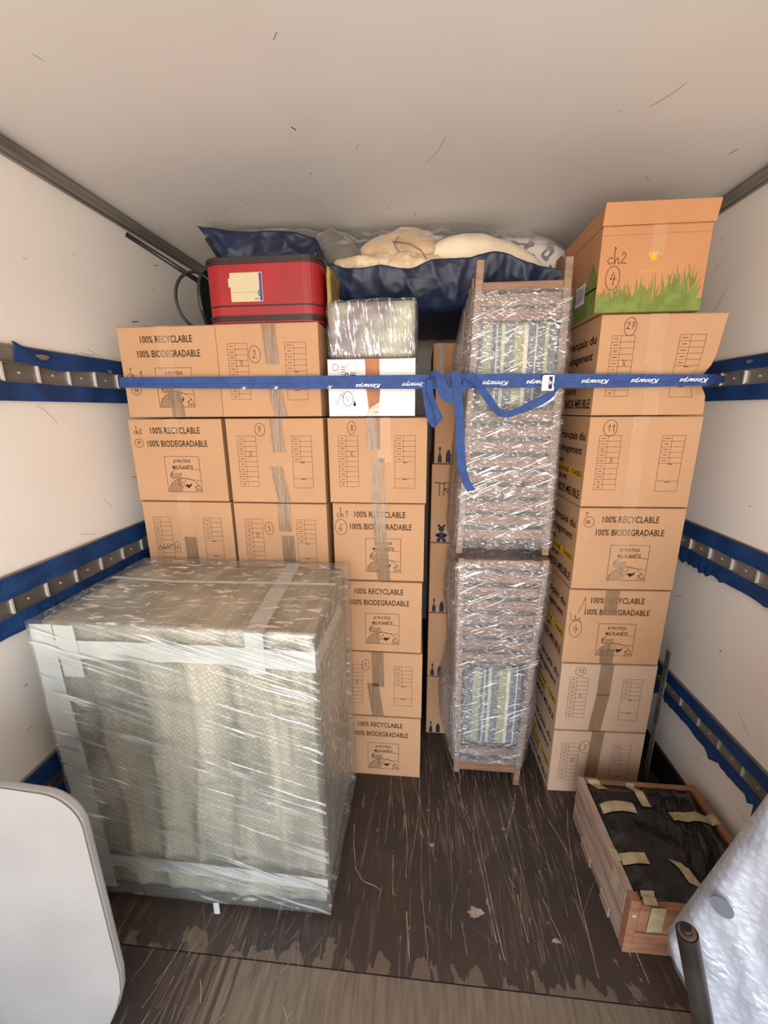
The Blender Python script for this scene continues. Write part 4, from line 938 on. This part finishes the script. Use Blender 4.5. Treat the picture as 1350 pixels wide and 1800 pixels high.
def pf(u, v, side):
    z = .004+(zs_top-.004)*v; s0 = left(z); s = s0+(smax-s0)*u; e_ = min(1, min(u*(smax-s0), (1-u)*(smax-s0), v*zs_top, (1-v)*zs_top+.0)/.035)
    th = .035*math.sqrt(max(0, 1-(1-e_)**2))*side
    rip = .010*nz3((s*2.2, z*.9, 0), 6, 3)+.006*nz3((s, z, 0), 22, 5)+.004*math.sin((s*1.2+z*.5)*60+4*nz3((s, z, 0), 4, 1))
    p = base+tdir*s+Vector((0, 0, z))+Vector((.7071, .7071, 0))*(th+.035+rip*(.3+.7*e_)); return p-base
m.grid(nu, nv, lambda u, v: pf(u, v, -1)); m.grid(nu, nv, lambda u, v: pf(1-u, v, 1))
bp = m.build('bubble_wrapped_panel', BUBBLE, None, True, loc=base); tag(bp, 'white bubble-wrapped panel standing at the lower right in front of the crate', 'wrapped panel')
m = MB(); c = onpl(1269, 1594, 1.262)-base; m.prism([c+tdir*.019*math.cos(t)+Vector((0, 0, .021*math.sin(t))) for t in [math.pi*k/12 for k in range(24)]], (-.0012, -.0012, 0)); tag(m.build('round_sticker', nmat('grey_sticker', (98, 102, 112), .5), bp), 'grey round spot')
def pfo(u, v): 
    q = pf(u, v, -1); return q+Vector((-.0075, -.0075, 0))+Vector((.003*nz3(q, 30, 2), 0, .003*nz3(q, 26, 1)))
m = MB(); m.grid(nu, nv, pfo); m.build('stretch_film', film('panel_film', .04, .35, 26, (1, 1, 1.6), .14, .02, .9, (235, 238, 245), 2), bp, True, fix=False)
# ------------------------------------------------------------------ steel pole
ra = Vector((.436, .50, .708)); rb = Vector((.612, .42, .0))
pr_ = empty('steel_pole', rb, 'dark steel pole with capped end leaning in front of the bubble-wrapped panel', 'pole')
ax = (ra-rb).normalized(); m = MB(); m.tube([Vector((0, 0, 0)), (ra-rb)*.5, ra-rb], .0155, 24); m.build('tube', DARKM, pr_, True)
for o_ in pr_.children: 
    o_.modifiers.new('es', 'EDGE_SPLIT').split_angle = R_(40)
m = MB(); m.tube([ra-rb, ra-rb+ax*.010], .0085, 18); m.build('end_plug', DARKM, pr_, bevel=.0015)
m = MB(); m.tube([ra-rb, ra-rb+ax*.002], .0125, 20); m.build('end_ring', nmat('worn_bronze', (118, 96, 84), .45, metal=.5), pr_)
# perforated bar between right stack and wall
m = MB(); m.box(.955, .959, 1.44, 1.465, .0, .62)
pb = m.build('perforated_bar', ALU); tag(pb, 'grey perforated metal bar standing between the right stack and the wall', 'metal bar')
m = MB()
for k in range(11): m.tube([(.9545, 1.452, .05+k*.05), (.9548, 1.452, .05+k*.05)], .005, 10)
tag(m.build('holes', BLK, pb), 'dark punched holes')
